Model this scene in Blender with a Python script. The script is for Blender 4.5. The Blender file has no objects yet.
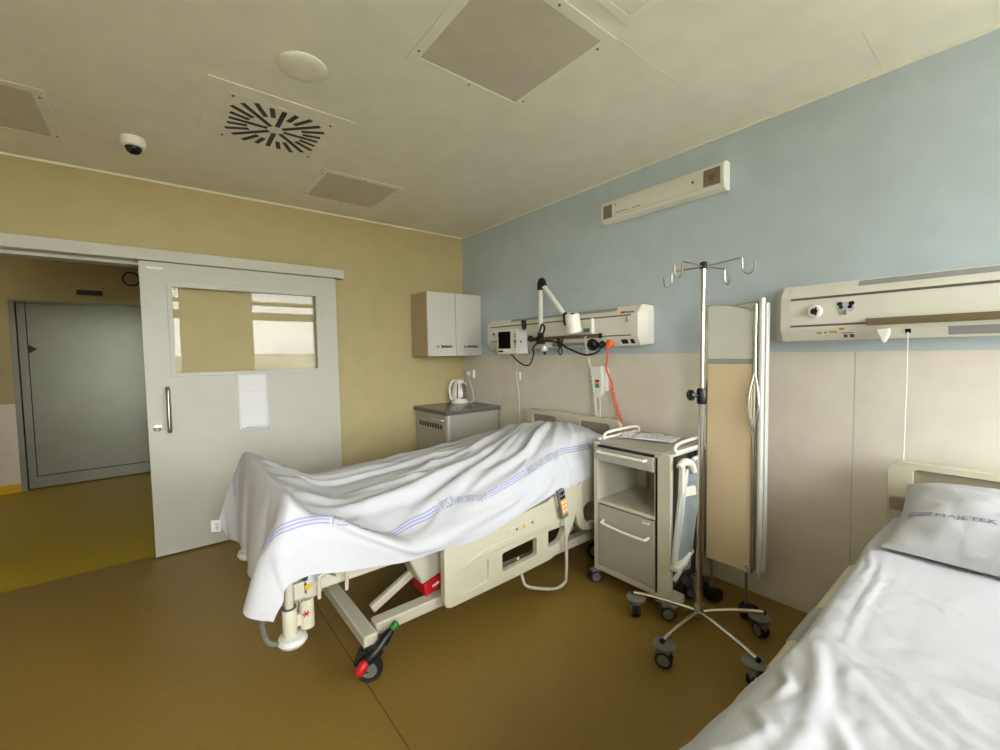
import bpy, math, random
import numpy as np
from mathutils import Vector, Matrix, noise
from mathutils.geometry import delaunay_2d_cdt
random.seed(7)
SC = bpy.context.scene
COL = SC.collection
H = 2.94                      # ceiling height; the room corner (yellow wall / blue wall / floor) is the origin
YW = -5.62                    # window wall behind the camera
XL = -4.35                    # wall on the left

# ------------------------------------------------------------------ helpers
def lin(c):
    out = []
    for v in c[:3]:
        v /= 255.0
        out.append(v/12.92 if v <= 0.04045 else ((v+0.055)/1.055)**2.4)
    return (*out, 1.0)

def mat(name, rgb, rough=0.5, metal=0.0, var=0.04, scale=6.0, bump=0.0, bscale=60.0, spec=0.5, emit=None, estr=0.0, coat=0.0):
    m = bpy.data.materials.new(name); m.use_nodes = True
    nt = m.node_tree; b = nt.nodes['Principled BSDF']
    b.inputs['Roughness'].default_value = rough
    b.inputs['Metallic'].default_value = metal
    b.inputs['Specular IOR Level'].default_value = spec
    b.inputs['Coat Weight'].default_value = coat
    tc = nt.nodes.new('ShaderNodeTexCoord')
    nz = nt.nodes.new('ShaderNodeTexNoise'); nz.inputs['Scale'].default_value = scale; nz.inputs['Detail'].default_value = 3
    nt.links.new(tc.outputs['Object'], nz.inputs['Vector'])
    rp = nt.nodes.new('ShaderNodeValToRGB')
    c = lin(rgb)
    rp.color_ramp.elements[0].position = 0.3; rp.color_ramp.elements[1].position = 0.7
    rp.color_ramp.elements[0].color = tuple(max(0, x*(1-var)) for x in c[:3]) + (1,)
    rp.color_ramp.elements[1].color = tuple(min(1, x*(1+var)) for x in c[:3]) + (1,)
    nt.links.new(nz.outputs['Fac'], rp.inputs['Fac'])
    nt.links.new(rp.outputs['Color'], b.inputs['Base Color'])
    if bump > 0:
        n2 = nt.nodes.new('ShaderNodeTexNoise'); n2.inputs['Scale'].default_value = bscale; n2.inputs['Detail'].default_value = 4
        nt.links.new(tc.outputs['Object'], n2.inputs['Vector'])
        bp = nt.nodes.new('ShaderNodeBump'); bp.inputs['Strength'].default_value = bump; bp.inputs['Distance'].default_value = 0.01
        nt.links.new(n2.outputs['Fac'], bp.inputs['Height'])
        nt.links.new(bp.outputs['Normal'], b.inputs['Normal'])
    if emit:
        b.inputs['Emission Color'].default_value = lin(emit); b.inputs['Emission Strength'].default_value = estr
    return m

def glass_mat(name, tint=(255, 255, 255), ior=1.5):
    m = bpy.data.materials.new(name); m.use_nodes = True
    nt = m.node_tree; nt.nodes.clear()
    out = nt.nodes.new('ShaderNodeOutputMaterial'); mx = nt.nodes.new('ShaderNodeMixShader')
    tr = nt.nodes.new('ShaderNodeBsdfTransparent'); gl = nt.nodes.new('ShaderNodeBsdfGlossy'); fr = nt.nodes.new('ShaderNodeFresnel')
    tr.inputs['Color'].default_value = lin(tint); gl.inputs['Roughness'].default_value = 0.0
    fr.inputs['IOR'].default_value = ior
    nt.links.new(fr.outputs[0], mx.inputs[0]); nt.links.new(tr.outputs[0], mx.inputs[1]); nt.links.new(gl.outputs[0], mx.inputs[2])
    nt.links.new(mx.outputs[0], out.inputs['Surface'])
    return m

class MB:
    """collects geometry in world coordinates"""
    def __init__(s): s.v = []; s.f = []; s.mi = []; s.cur = 0; s.uv = None
    def add(s, verts, faces):
        o = len(s.v); s.v += [tuple(map(float, p)) for p in verts]
        s.f += [tuple(i+o for i in f) for f in faces]; s.mi += [s.cur]*len(faces)
        return s
    def box(s, x0, x1, y0, y1, z0, z1):
        x0, x1 = sorted((x0, x1)); y0, y1 = sorted((y0, y1)); z0, z1 = sorted((z0, z1))
        v = [(x, y, z) for z in (z0, z1) for y in (y0, y1) for x in (x0, x1)]
        return s.add(v, [(0, 2, 3, 1), (4, 5, 7, 6), (0, 1, 5, 4), (2, 6, 7, 3), (0, 4, 6, 2), (1, 3, 7, 5)])
    def obox(s, c, ax, ay, az, hx, hy, hz):
        c = Vector(c); ax, ay, az = [Vector(a).normalized() for a in (ax, ay, az)]
        v = [c+ax*x*hx+ay*y*hy+az*z*hz for z in (-1, 1) for y in (-1, 1) for x in (-1, 1)]
        return s.add(v, [(0, 2, 3, 1), (4, 5, 7, 6), (0, 1, 5, 4), (2, 6, 7, 3), (0, 4, 6, 2), (1, 3, 7, 5)])
    def bar(s, a, b, w, h, up=(0, 0, 1)):
        a = Vector(a); b = Vector(b); d = (b-a); L = d.length; d.normalize(); u = Vector(up)
        sd = d.cross(u).normalized(); u2 = sd.cross(d).normalized()
        return s.obox((a+b)/2, d, sd, u2, L/2, w/2, h/2)
    def tube(s, pts, r, n=10, closed=False, cap=True):
        P = [Vector(p) for p in pts]; m = len(P)
        R = r if isinstance(r, (list, tuple)) else [r]*m
        T = []
        for i in range(m):
            if closed: t = P[(i+1) % m]-P[i-1]
            else: t = P[min(i+1, m-1)]-P[max(i-1, 0)]
            T.append(t.normalized())
        u = T[0].orthogonal().normalized(); rings = []
        for i in range(m):
            u = (u-T[i]*u.dot(T[i]))
            u = u.normalized() if u.length > 1e-6 else T[i].orthogonal().normalized()
            w = T[i].cross(u)
            rings.append([P[i]+(u*math.cos(2*math.pi*k/n)+w*math.sin(2*math.pi*k/n))*R[i] for k in range(n)])
        v = [p for rg in rings for p in rg]; f = []
        for i in range(m if closed else m-1):
            j = (i+1) % m
            for k in range(n):
                f.append((i*n+k, i*n+(k+1) % n, j*n+(k+1) % n, j*n+k))
        if cap and not closed:
            f.append(tuple(range(n))[::-1]); f.append(tuple((m-1)*n+k for k in range(n)))
        return s.add(v, f)
    def lathe(s, prof, c, ax=(0, 0, 1), n=24, sx=1.0, ref=None):
        c = Vector(c); ax = Vector(ax).normalized()
        u = Vector(ref).normalized() if ref else ax.orthogonal().normalized()
        w = ax.cross(u); v = []; f = []; m = len(prof)
        for (r, h) in prof:
            for k in range(n):
                a = 2*math.pi*k/n
                v.append(c+ax*h+u*math.cos(a)*r*sx+w*math.sin(a)*r)
        for i in range(m-1):
            for k in range(n):
                f.append((i*n+k, i*n+(k+1) % n, (i+1)*n+(k+1) % n, (i+1)*n+k))
        f.append(tuple(range(n))[::-1]); f.append(tuple((m-1)*n+k for k in range(n)))
        return s.add(v, f)
    def cyl(s, a, b, r, n=20): return s.tube([a, b], r, n)
    def prism(s, outer, holes, o, ux, uy, depth):
        """2D outline (with holes) in the plane o+ux*a+uy*b, extruded along ux x uy by depth (centred)"""
        o = Vector(o); ux = Vector(ux).normalized(); uy = Vector(uy).normalized(); un = ux.cross(uy)
        loops = [list(outer)]+[list(h) for h in holes]
        pts = []; edges = []
        for lp in loops:
            b = len(pts); pts += [Vector(p) for p in lp]
            edges += [(b+i, b+(i+1) % len(lp)) for i in range(len(lp))]
        vs, es, fs, *_ = delaunay_2d_cdt(pts, edges, [], 0, 1e-6)
        def inside(p, lp):
            c = False; j = len(lp)-1
            for i in range(len(lp)):
                a, b = lp[i], lp[j]
                if (a[1] > p[1]) != (b[1] > p[1]) and p[0] < (b[0]-a[0])*(p[1]-a[1])/(b[1]-a[1])+a[0]: c = not c
                j = i
            return c
        tri = []
        for f in fs:
            cx = sum(vs[i][0] for i in f)/len(f); cy = sum(vs[i][1] for i in f)/len(f)
            if inside((cx, cy), loops[0]) and not any(inside((cx, cy), h) for h in loops[1:]): tri.append(tuple(f))
        N = len(vs); h = depth/2
        v = [o+ux*p[0]+uy*p[1]+un*h for p in vs]+[o+ux*p[0]+uy*p[1]-un*h for p in vs]
        F = list(tri)+[tuple(N+i for i in f[::-1]) for f in tri]
        cnt = {}
        for f in tri:
            for i in range(len(f)):
                e = (f[i], f[(i+1) % len(f)]); cnt[e] = cnt.get(e, 0)+1
        for (a, b) in cnt:
            if (b, a) not in cnt: F.append((b, a, N+a, N+b))
        return s.add(v, F)
    def grid(s, P):
        m = len(P); n = len(P[0]); v = [p for r in P for p in r]
        f = [(i*n+j, i*n+j+1, (i+1)*n+j+1, (i+1)*n+j) for i in range(m-1) for j in range(n-1)]
        return s.add(v, f)

WLOC = {}
def wloc(o): return WLOC.get(o.name, Vector((0, 0, 0)))

def obj(name, mb, m, parent=None, bevel=0.0, seg=2, smooth=True, ang=40, solid=0.0, label=None):
    me = bpy.data.meshes.new(name)
    off = wloc(parent) if parent else Vector((0, 0, 0))
    me.from_pydata([tuple(Vector(p)-off) for p in mb.v], [], mb.f)
    ms = m if isinstance(m, (list, tuple)) else [m]
    for x in ms: me.materials.append(x)
    me.polygons.foreach_set('material_index', mb.mi)
    me.validate(); me.update()
    if smooth:
        me.polygons.foreach_set('use_smooth', [True]*len(me.polygons))
        me.set_sharp_from_angle(angle=math.radians(ang))
    o = bpy.data.objects.new(name, me); COL.objects.link(o)
    if parent:
        o.parent = parent; WLOC[o.name] = off
    if bevel > 0:
        b = o.modifiers.new('bevel', 'BEVEL'); b.width = bevel; b.segments = seg; b.limit_method = 'ANGLE'; b.angle_limit = math.radians(35)
    if solid:
        sm = o.modifiers.new('solid', 'SOLIDIFY'); sm.thickness = solid; sm.offset = 0
    if label: o['label'] = label
    return o

def thing(name, label, cat, loc, group=None):
    o = bpy.data.objects.new(name, None); COL.objects.link(o)
    o.empty_display_size = 0.05
    o.location = loc; WLOC[o.name] = Vector(loc)
    o['label'] = label; o['category'] = cat
    if group: o['group'] = group
    return o
def tag(o, label, cat, group=None, kind=None):
    o['label'] = label; o['category'] = cat
    if group: o['group'] = group
    if kind: o['kind'] = kind
    return o
def struct(name, mb, m, **k):
    o = obj(name, mb, m, **k); o['kind'] = 'structure'; return o

def cr(pts, n):
    """Catmull-Rom through pts, n samples per span"""
    P = [Vector(p) for p in pts]; out = []
    for i in range(len(P)-1):
        p0 = P[i-1] if i > 0 else P[0]*2-P[1]; p1 = P[i]; p2 = P[i+1]; p3 = P[i+2] if i+2 < len(P) else P[-1]*2-P[-2]
        for k in range(n):
            t = k/n
            out.append(0.5*((2*p1)+(p2-p0)*t+(2*p0-5*p1+4*p2-p3)*t*t+(3*p1-p0-3*p2+p3)*t**3))
    out.append(P[-1]); return out

def net_surface(net, nu, nv):
    A = np.array(net, float)
    def interp(A, n):
        m = A.shape[0]; ts = np.linspace(0, m-1, n); out = []
        for t in ts:
            i = min(int(t), m-2); f = t-i
            p1, p2 = A[i], A[i+1]
            p0 = A[i-1] if i > 0 else 2*p1-p2
            p3 = A[i+2] if i+2 < m else 2*p2-p1
            out.append(0.5*((2*p1)+(p2-p0)*f+(2*p0-5*p1+4*p2-p3)*f*f+(3*p1-p0-3*p2+p3)*f**3))
        return np.array(out)
    B = interp(A, nu); C = interp(B.transpose(1, 0, 2), nv).transpose(1, 0, 2)
    return C
def normals(P):
    du = np.gradient(P, axis=0); dv = np.gradient(P, axis=1)
    n = np.cross(du, dv); n /= (np.linalg.norm(n, axis=2, keepdims=True)+1e-9)
    return n
def smooth01(x): x = np.clip(x, 0, 1); return x*x*(3-2*x)

def text_mesh(body, size):
    cu = bpy.data.curves.new('lettering', 'FONT'); cu.body = body; cu.size = size; cu.resolution_u = 3
    o = bpy.data.objects.new('lettering', cu); COL.objects.link(o)
    dg = bpy.context.evaluated_depsgraph_get(); dg.update()
    e = o.evaluated_get(dg); me = e.to_mesh()
    v = [tuple(p.co) for p in me.vertices]; f = [tuple(p.vertices) for p in me.polygons]
    e.to_mesh_clear(); bpy.data.objects.remove(o); bpy.data.curves.remove(cu)
    return v, f

# ------------------------------------------------------------------ materials
M = {}
M['ceil'] = mat('ceiling_paint', (231, 228, 211), 0.6, bump=0.02, bscale=180)
M['seam'] = mat('ceiling_seam', (214, 210, 192), 0.7)
M['yellow'] = mat('yellow_wall_paint', (184, 170, 124), 0.65, bump=0.03, bscale=150)
M['blue'] = mat('blue_wall_paint', (184, 196, 204), 0.65, bump=0.03, bscale=150)
M['panel'] = mat('grey_wall_panel', (217, 211, 197), 0.45, bump=0.01, bscale=200, spec=0.4)
M['joint'] = mat('panel_joint', (188, 183, 172), 0.7)
M['floor'] = mat('brown_vinyl_floor', (134, 108, 50), 0.42, var=0.05, scale=30, bump=0.02, bscale=300, spec=0.35)
M['floorseam'] = mat('floor_weld_seam', (78, 58, 26), 0.7)
M['hallfloor'] = mat('yellow_vinyl_floor', (176, 150, 0), 0.42, var=0.04, scale=30, bump=0.02, bscale=300, spec=0.35)
M['hallbase'] = mat('yellow_vinyl_skirting', (226, 176, 12), 0.5)
M['cream'] = mat('cream_wall_panel', (224, 218, 198), 0.5)
M['doorgrey'] = mat('light_grey_door_laminate', (192, 192, 180), 0.42, var=0.02)
M['trimgrey'] = mat('light_grey_painted_metal', (196, 196, 186), 0.45, var=0.02)
M['halldoor'] = mat('brushed_grey_metal_door', (138, 140, 124), 0.36, metal=0.35, var=0.04)
M['dark'] = mat('dark_rubber', (28, 27, 28), 0.6)
M['black'] = mat('black_plastic', (16, 16, 18), 0.42)
M['steel'] = mat('brushed_steel', (176, 170, 160), 0.28, metal=1.0, var=0.05)
M['chrome'] = mat('polished_steel', (214, 210, 202), 0.16, metal=1.0, var=0.02)
M['alu'] = mat('satin_aluminium', (204, 204, 198), 0.42, metal=0.25, var=0.02)
M['cabwhite'] = mat('pale_grey_laminate', (204, 202, 194), 0.35, var=0.02)
M['cabside'] = mat('beige_laminate_side', (176, 160, 130), 0.5, var=0.02)
M['fridgegrey'] = mat('grey_laminate', (170, 166, 154), 0.32, var=0.03)
M['worktop'] = mat('dark_grey_worktop', (104, 100, 94), 0.25, var=0.06, scale=60)
M['white'] = mat('white_plastic', (232, 230, 220), 0.4, var=0.02)
M['ivory'] = mat('ivory_plastic', (222, 220, 207), 0.4, var=0.02)
M['bed'] = mat('ivory_bed_plastic', (198, 194, 170), 0.42, var=0.02)
M['bedmetal'] = mat('ivory_powder_coat', (192, 188, 168), 0.42, var=0.02)
M['bedpanel'] = mat('taupe_headboard_inlay', (150, 140, 120), 0.5)
M['strip'] = mat('grey_lamp_diffuser', (150, 150, 150), 0.35, var=0.08, scale=20)
M['softgrip'] = mat('grey_soft_grip', (150, 158, 158), 0.5)
M['groove'] = mat('dark_groove', (98, 92, 84), 0.5)
M['rail'] = mat('bronze_equipment_rail', (122, 108, 82), 0.42, metal=0.4)
M['screen'] = mat('dark_screen_glass', (8, 8, 10), 0.2)
M['orange'] = mat('orange_cable', (232, 96, 30), 0.45)
M['red'] = mat('red_plastic', (190, 22, 30), 0.4)
M['green'] = mat('green_plastic', (20, 120, 40), 0.45)
M['teal'] = mat('teal_label', (60, 140, 120), 0.5)
M['ylabel'] = mat('yellow_label', (205, 165, 40), 0.5)
M['ink'] = mat('grey_print', (96, 96, 104), 0.6)
M['fineprint'] = mat('pale_grey_print', (172, 172, 176), 0.7)
M['paper'] = mat('white_paper', (232, 232, 234), 0.7, var=0.01)
M['nsgrey'] = mat('grey_drawer_front', (166, 162, 148), 0.38, var=0.02)
M['nsbody'] = mat('ivory_nightstand', (192, 188, 168), 0.42, var=0.02)
M['traygrey'] = mat('folded_tray_grey', (128, 137, 138), 0.35, var=0.1, scale=14)
M['beige'] = mat('beige_screen_panel', (214, 193, 156), 0.5, var=0.03)
M['pane'] = mat('frosted_grey_pane', (206, 206, 196), 0.3, var=0.02)
M['castergrey'] = mat('grey_caster_plastic', (112, 114, 105), 0.5)
M['diffuser'] = mat('prismatic_diffuser', (198, 190, 172), 0.35, var=0.05, scale=9)
M['gasket'] = mat('soft_grey_bumper', (206, 206, 200), 0.5)
M['matt'] = mat('white_mattress_ticking', (222, 220, 214), 0.8, bump=0.05, bscale=200)
M['grille'] = mat('grey_grille', (126, 112, 96), 0.6, var=0.25, scale=160)
M['pandagrey'] = mat('pale_grey_sticker', (188, 196, 202), 0.5)
M['remotegrey'] = mat('grey_remote', (112, 112, 110), 0.5)
M['orangekey'] = mat('orange_keypad', (240, 160, 60), 0.5)
M['cablegrey'] = mat('grey_cable', (188, 184, 166), 0.5)
M['winframe'] = mat('beige_window_frame', (206, 194, 160), 0.5)
M['glass'] = glass_mat('clear_glass', ior=1.29)
M['lensdark'] = mat('dark_dome', (10, 10, 12), 0.08)

def sheet_mat(name, base, stripes=True):
    m = mat(name, base, 0.85, var=0.012, scale=5, bump=0.10, bscale=45, spec=0.2)
    nt = m.node_tree; b = nt.nodes['Principled BSDF']
    tc = nt.nodes.new('ShaderNodeTexCoord'); n3 = nt.nodes.new('ShaderNodeTexNoise'); n3.inputs['Scale'].default_value = 7; n3.inputs['Detail'].default_value = 5; n3.inputs['Distortion'].default_value = 1.2
    nt.links.new(tc.outputs['Object'], n3.inputs['Vector'])
    b3 = nt.nodes.new('ShaderNodeBump'); b3.inputs['Strength'].default_value = .22; b3.inputs['Distance'].default_value = .02
    nt.links.new(n3.outputs['Fac'], b3.inputs['Height']); old = b.inputs['Normal'].links[0].from_node
    nt.links.new(b3.outputs['Normal'], old.inputs['Normal'])
    if not stripes: return m
    src = b.inputs['Base Color'].links[0].from_socket
    uv = nt.nodes.new('ShaderNodeUVMap'); uv.uv_map = 'cloth'
    sp = nt.nodes.new('ShaderNodeSeparateXYZ'); nt.links.new(uv.outputs[0], sp.inputs[0])
    def math_(op, a, b_=None, c=None):
        n = nt.nodes.new('ShaderNodeMath'); n.operation = op
        for i, x in enumerate((a, b_, c)):
            if x is None: continue
            if isinstance(x, (int, float)): n.inputs[i].default_value = x
            else: nt.links.new(x, n.inputs[i])
        return n.outputs[0]
    tot = None
    for v in (0.217, 0.233, 0.249):
        d = math_('ABSOLUTE', math_('SUBTRACT', sp.outputs[1], v)); s = math_('LESS_THAN', d, 0.0042)
        tot = s if tot is None else math_('MAXIMUM', tot, s)
    fr = math_('FRACT', math_('DIVIDE', math_('ADD', sp.outputs[0], 10*0.65-0.8), 0.65))
    gate = math_('GREATER_THAN', fr, 0.50)
    fac = math_('MULTIPLY', math_('MULTIPLY', tot, gate), 0.8)
    mx = nt.nodes.new('ShaderNodeMix'); mx.data_type = 'RGBA'
    nt.links.new(fac, mx.inputs['Factor']); nt.links.new(src, mx.inputs['A']); mx.inputs['B'].default_value = lin((140, 148, 196))
    nt.links.new(mx.outputs['Result'], b.inputs['Base Color'])
    return m
M['sheet'] = sheet_mat('white_bed_linen_blue_stripes', (196, 197, 202))
M['linen'] = sheet_mat('white_bed_linen', (190, 192, 197), False)
M['letters'] = mat('blue_grey_lettering', (150, 154, 184), 0.8)
M['letters2'] = mat('slate_blue_lettering', (118, 124, 156), 0.8)

# ------------------------------------------------------------------ room shell
OX0, OX1, OZ = -4.16, -2.93, 2.30            # doorway
struct('floor', MB().box(XL-.1, 0.1, YW-.1, -0.0, -0.1, 0), M['floor'], smooth=False)
mb = MB().box(-2.206, -2.202, YW, -0.02, 0.0, 0.0012); mb.box(-2.2, 0, -5.1, -5.097, 0, .001)
struct('floor_seam', mb, M['floorseam'], smooth=False)
struct('floor_hall', MB().box(-6.4, 0.1, 0.0, 3.4, -0.1, 0.0), M['hallfloor'], smooth=False)
struct('ceiling', MB().box(XL-.1, 0.1, YW-.1, 0.0, H, H+.1), M['ceil'], smooth=False)
mb = MB()
for (a, b) in (((-1.255, -3.115), (-.66, -3.115)), ((-.43, -3.80), (0, -3.80))):
    mb.bar((a[0], a[1], H-.0005), (b[0], b[1], H-.0005), .004, .001)
struct('ceiling_seam', mb, M['seam'], smooth=False)
struct('ceiling_hall', MB().box(-6.4, 0.1, 0.14, 3.4, H, H+.1), M['ceil'], smooth=False)
mb = MB().box(OX1, 0.1, 0, .14, 0, H).box(OX0, OX1, 0, .14, OZ, H).box(-6.5, OX0, 0, .14, 0, H)
struct('wall_back', mb, M['yellow'], smooth=False)
struct('wall_right', MB().box(0, .1, YW-.1, 0, 0, H), M['blue'], smooth=False)
mb = MB(); ys = [-.004, -.688, -2.2, -3.72, -5.23, YW]
for i in range(len(ys)-1): mb.box(-.006, 0, ys[i]-.0012, ys[i+1]+.0012, 0.0, 1.535)
struct('wall_right_panel', mb, M['panel'], bevel=.001, seg=1, smooth=False)
struct('wall_left', MB().box(XL-.1, XL, YW-.1, 0, 0, H), M['cream'], smooth=False)
WIN = [(-4.15, -2.49, .95, H-.02), (-1.44, -.12, .95, H-.02)]
mb = MB(); mb.box(XL-.1, .1, YW-.25, YW, 0, .95).box(XL-.1, .1, YW-.25, YW, H-.02, H+.1)
mb.box(XL-.1, WIN[0][0], YW-.25, YW, .95, H-.02).box(WIN[0][1], WIN[1][0], YW-.25, YW, .95, H-.02).box(WIN[1][1], .1, YW-.25, YW, .95, H-.02)
struct('wall_front', mb, M['winframe'], smooth=False)
for i, (x0, x1, z0, z1) in enumerate(WIN):
    mb = MB(); y0, y1 = YW-.16, YW-.1
    for (a, b, c, d) in ((x0, x1, z0, z0+.07), (x0, x1, z1-.05, z1), (x0, x0+.07, z0, z1), (x1-.07, x1, z0, z1), (x0, x1, 2.31, 2.47), (x0, x1, 2.61, 2.69)):
        mb.box(a, b, y0, y1, c, d)
    w = struct('window_%d' % (i+1), mb, M['winframe'], smooth=False)
    obj('window_pane', MB().box(x0+.05, x1-.05, YW-.133, YW-.127, z0+.05, z1-.03), M['glass'], w, smooth=False)
    mb = MB()
    for k in range(4): mb.box(x0+.03, x1-.03, YW-.075, YW-.035, 2.71+k*.055, 2.713+k*.055)
    obj('blind_slats', mb, M['white'], w, smooth=False)
    obj('window_sill', MB().box(x0-.03, x1+.03, YW-.1, YW+.12, .92, .95), M['white'], w, smooth=False)
# light strip where the ceiling meets the walls
struct('trim_1', MB().box(XL, -.0, -.012, 0, H-.014, H), M['ceil'], smooth=False)
struct('trim_2', MB().box(-.012, 0, YW, -.012, H-.014, H), M['ceil'], smooth=False)
# hall
HY = 3.2
struct('wall_hall', MB().box(-6.4, -4.24, HY, HY+.2, 1.055, H).box(-4.24, -2.0, HY, HY+.2, 2.285, H).box(-2.0, .1, HY, HY+.2, 0, H), M['yellow'], smooth=False)
struct('wall_hall_panel', MB().box(-6.4, -4.24, HY-.004, HY+.2, .1, 1.055), M['cream'], smooth=False)
struct('baseboard_hall', MB().box(-6.4, -4.24, HY-.016, HY+.2, 0, .1), M['hallbase'], smooth=False)
struct('wall_hall_rear', MB().box(-6.4, .1, HY+.2, HY+.3, 0, H), M['yellow'], smooth=False)
struct('wall_hall_right', MB().box(0, .1, .14, 3.4, 0, H), M['yellow'], smooth=False)
struct('wall_hall_left', MB().box(-6.5, -6.4, .14, 3.4, 0, H), M['yellow'], smooth=False)
# steel door at the end of the hall
mb = MB().box(-4.24, -4.19, HY-.02, HY+.12, 0, 2.285).box(-2.05, -2.0, HY-.02, HY+.12, 0, 2.285).box(-4.19, -2.05, HY-.02, HY+.12, 2.262, 2.285)
d2 = struct('door_2', mb, M['halldoor'], smooth=False)
obj('door_leaf', MB().box(-4.182, -2.06, HY+.02, HY+.07, 0.012, 2.258), M['halldoor'], d2, smooth=False)
obj('edge_seal', MB().box(-4.114, -4.106, HY+.012, HY+.022, .16, 2.258).box(-4.114, -2.06, HY+.012, HY+.022, .152, .16), M['dark'], d2, smooth=False)
obj('hinge_wedge', MB().prism([(-4.112, 1.76), (-4.03, 1.70), (-4.112, 1.64)], [], (0, HY+.006, 0), (1, 0, 0), (0, 0, 1), .02), M['black'], d2, smooth=False)
tag(obj('door_sign', MB().box(-3.66, -3.42, HY-.02, HY, 2.378, 2.44), M['black'], bevel=.004), 'small dark blank sign on the hall wall above the grey metal door', 'sign')
tag(obj('wall_ring', MB().tube([(-3.13+.085*math.cos(a), HY-.012, 2.62+.085*math.sin(a)) for a in [2*math.pi*k/40 for k in range(40)]], .009, 8, closed=True), M['dark']),
    'dark thin ring on the hall wall at the top edge of the doorway', 'ring')

# sliding door (leaf hangs in front of the yellow wall)
DY0, DY1 = -.085, -.045
gx0, gx1, gz0, gz1 = -2.802, -1.725, 1.440, 2.122
doorx0, doorx1 = -2.988, -1.538
mb = MB().prism([(doorx0, .012), (doorx1, .012), (doorx1, 2.30), (doorx0, 2.30)], [[(gx0, gz0), (gx1, gz0), (gx1, gz1), (gx0, gz1)]], (0, (DY0+DY1)/2, 0), (1, 0, 0), (0, 0, 1), DY1-DY0)
d1 = struct('door_1', mb, M['doorgrey'], smooth=False)
mb = MB().prism([(gx0-.028, gz0-.028), (gx1+.028, gz0-.028), (gx1+.028, gz1+.028), (gx0-.028, gz1+.028)], [[(gx0+.004, gz0+.004), (gx1-.004, gz0+.004), (gx1-.004, gz1-.004), (gx0+.004, gz1-.004)]], (0, DY0-.004, 0), (1, 0, 0), (0, 0, 1), .012)
obj('glazing_frame', mb, M['trimgrey'], d1, bevel=.003)
obj('glass_pane', MB().box(gx0-.005, gx1+.005, DY0+.016, DY0+.022, gz0-.005, gz1+.005), M['glass'], d1, smooth=False)
hp = [(-2.858, DY0, 1.328), (-2.858, DY0-.035, 1.328), (-2.858, DY0-.05, 1.313), (-2.858, DY0-.05, 1.005), (-2.858, DY0-.035, .99), (-2.858, DY0, .99)]
obj('pull_handle', MB().tube(hp, .015, 14), M['steel'], d1)
mb = MB().lathe([(.027, 0), (.027, .006), (.02, .008)], (-2.932, DY0, 1.022), (0, -1, 0)); mb.box(-2.935, -2.929, DY0-.0135, DY0-.006, 1.010, 1.034)
obj('lock_rosette', mb, M['chrome'], d1)
obj('door_sticker', MB().box(-2.945, -2.845, DY0-.0015, DY0, 2.245, 2.263), M['paper'], d1, smooth=False)
struct('trim_3', MB().box(-4.3, -1.46, -.11, 0, 2.305, 2.392), M['trimgrey'], bevel=.004)
struct('trim_4', MB().box(OX0, OX1, .0, .14, OZ-.02, OZ).box(OX1-.015, OX1, 0, .14, 0, OZ), M['trimgrey'], smooth=False)
# notice taped on the sliding door
n = thing('paper_notice', 'white paper notice taped on the sliding door below its window', 'paper', (-2.275, DY0-.001, .9))
obj('sheet', MB().grid([[(-2.392+.234*u, DY0-.002-.006*max(0, v-.5)*abs(math.sin(3*u)), .915+.525*v+.006*u*(1-v)) for u in [i/8 for i in range(9)]] for v in [i/10 for i in range(11)]]), M['paper'], n, solid=.0008)
obj('fold_crease', MB().box(-2.392, -2.158, DY0-.0045, DY0-.0025, 1.262, 1.2635), M['cablegrey'], n, smooth=False)
mb = MB()
for (a, b, z) in ((-2.375, -2.352, .948), (-2.345, -2.282, .953), (-2.375, -2.352, .940), (-2.345, -2.227, .945)): mb.box(a, b, DY0-.0035, DY0-.0025, z, z+.003)
obj('small_print', mb, M['ink'], n, smooth=False)

# ------------------------------------------------------------------ ceiling fittings
def ceiling_light(label, x0, x1, y0, y1, group):
    t = thing('ceiling_light', label, 'ceiling light', ((x0+x1)/2, (y0+y1)/2, H), group)
    f = .052
    mb = MB().prism([(x0, y0), (x1, y0), (x1, y1), (x0, y1)], [[(x0+f, y0+f), (x1-f, y0+f), (x1-f, y1-f), (x0+f, y1-f)]], (0, 0, H-.002), (1, 0, 0), (0, 1, 0), .004)
    obj('frame', mb, M['ceil'], t, bevel=.002)
    obj('diffuser', MB().box(x0+f-.005, x1-f+.005, y0+f-.005, y1-f+.005, H-.0012, H-.0004), M['diffuser'], t, smooth=False)
    for (sx, sy) in ((x0+f/2, y0+.09), (x0+f/2, y1-.09), (x1-f/2, y0+.09), (x1-f/2, y1-.09), ((x0+x1)/2, y1-f/2), ((x0+x1)/2, y0+f/2)):
        obj('screw', MB().lathe([(.006, 0), (.005, .003)], (sx, sy, H-.004), (0, 0, -1), 10), M['groove'], t)
    return t
G = 'square ceiling light panels'
ceiling_light('big square ceiling light panel nearest the camera, at the top of the photo', -1.945, -1.255, -3.115, -2.43, G)
ceiling_light('square ceiling light panel near the yellow wall, beside the air vent', -1.90, -1.23, -1.0, -.335, G)
ceiling_light('square ceiling light panel cut by the left edge of the photo', -3.98, -3.30, -1.10, -.42, G)
t = thing('access_panel', 'flat square hatch in the ceiling beside the large light panel', 'ceiling hatch', (-1.7, -3.6, H))
obj('hatch_frame', MB().prism([(-2.0, -3.92), (-1.3, -3.92), (-1.3, -3.19), (-2.0, -3.19)], [[(-1.965, -3.885), (-1.335, -3.885), (-1.335, -3.225), (-1.965, -3.225)]], (0, 0, H-.003), (1, 0, 0), (0, 1, 0), .006), M['ceil'], t, bevel=.002)
obj('hatch_leaf', MB().box(-1.958, -1.342, -3.878, -3.232, H-.004, H-.0003), M['ceil'], t, bevel=.001)
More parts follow.
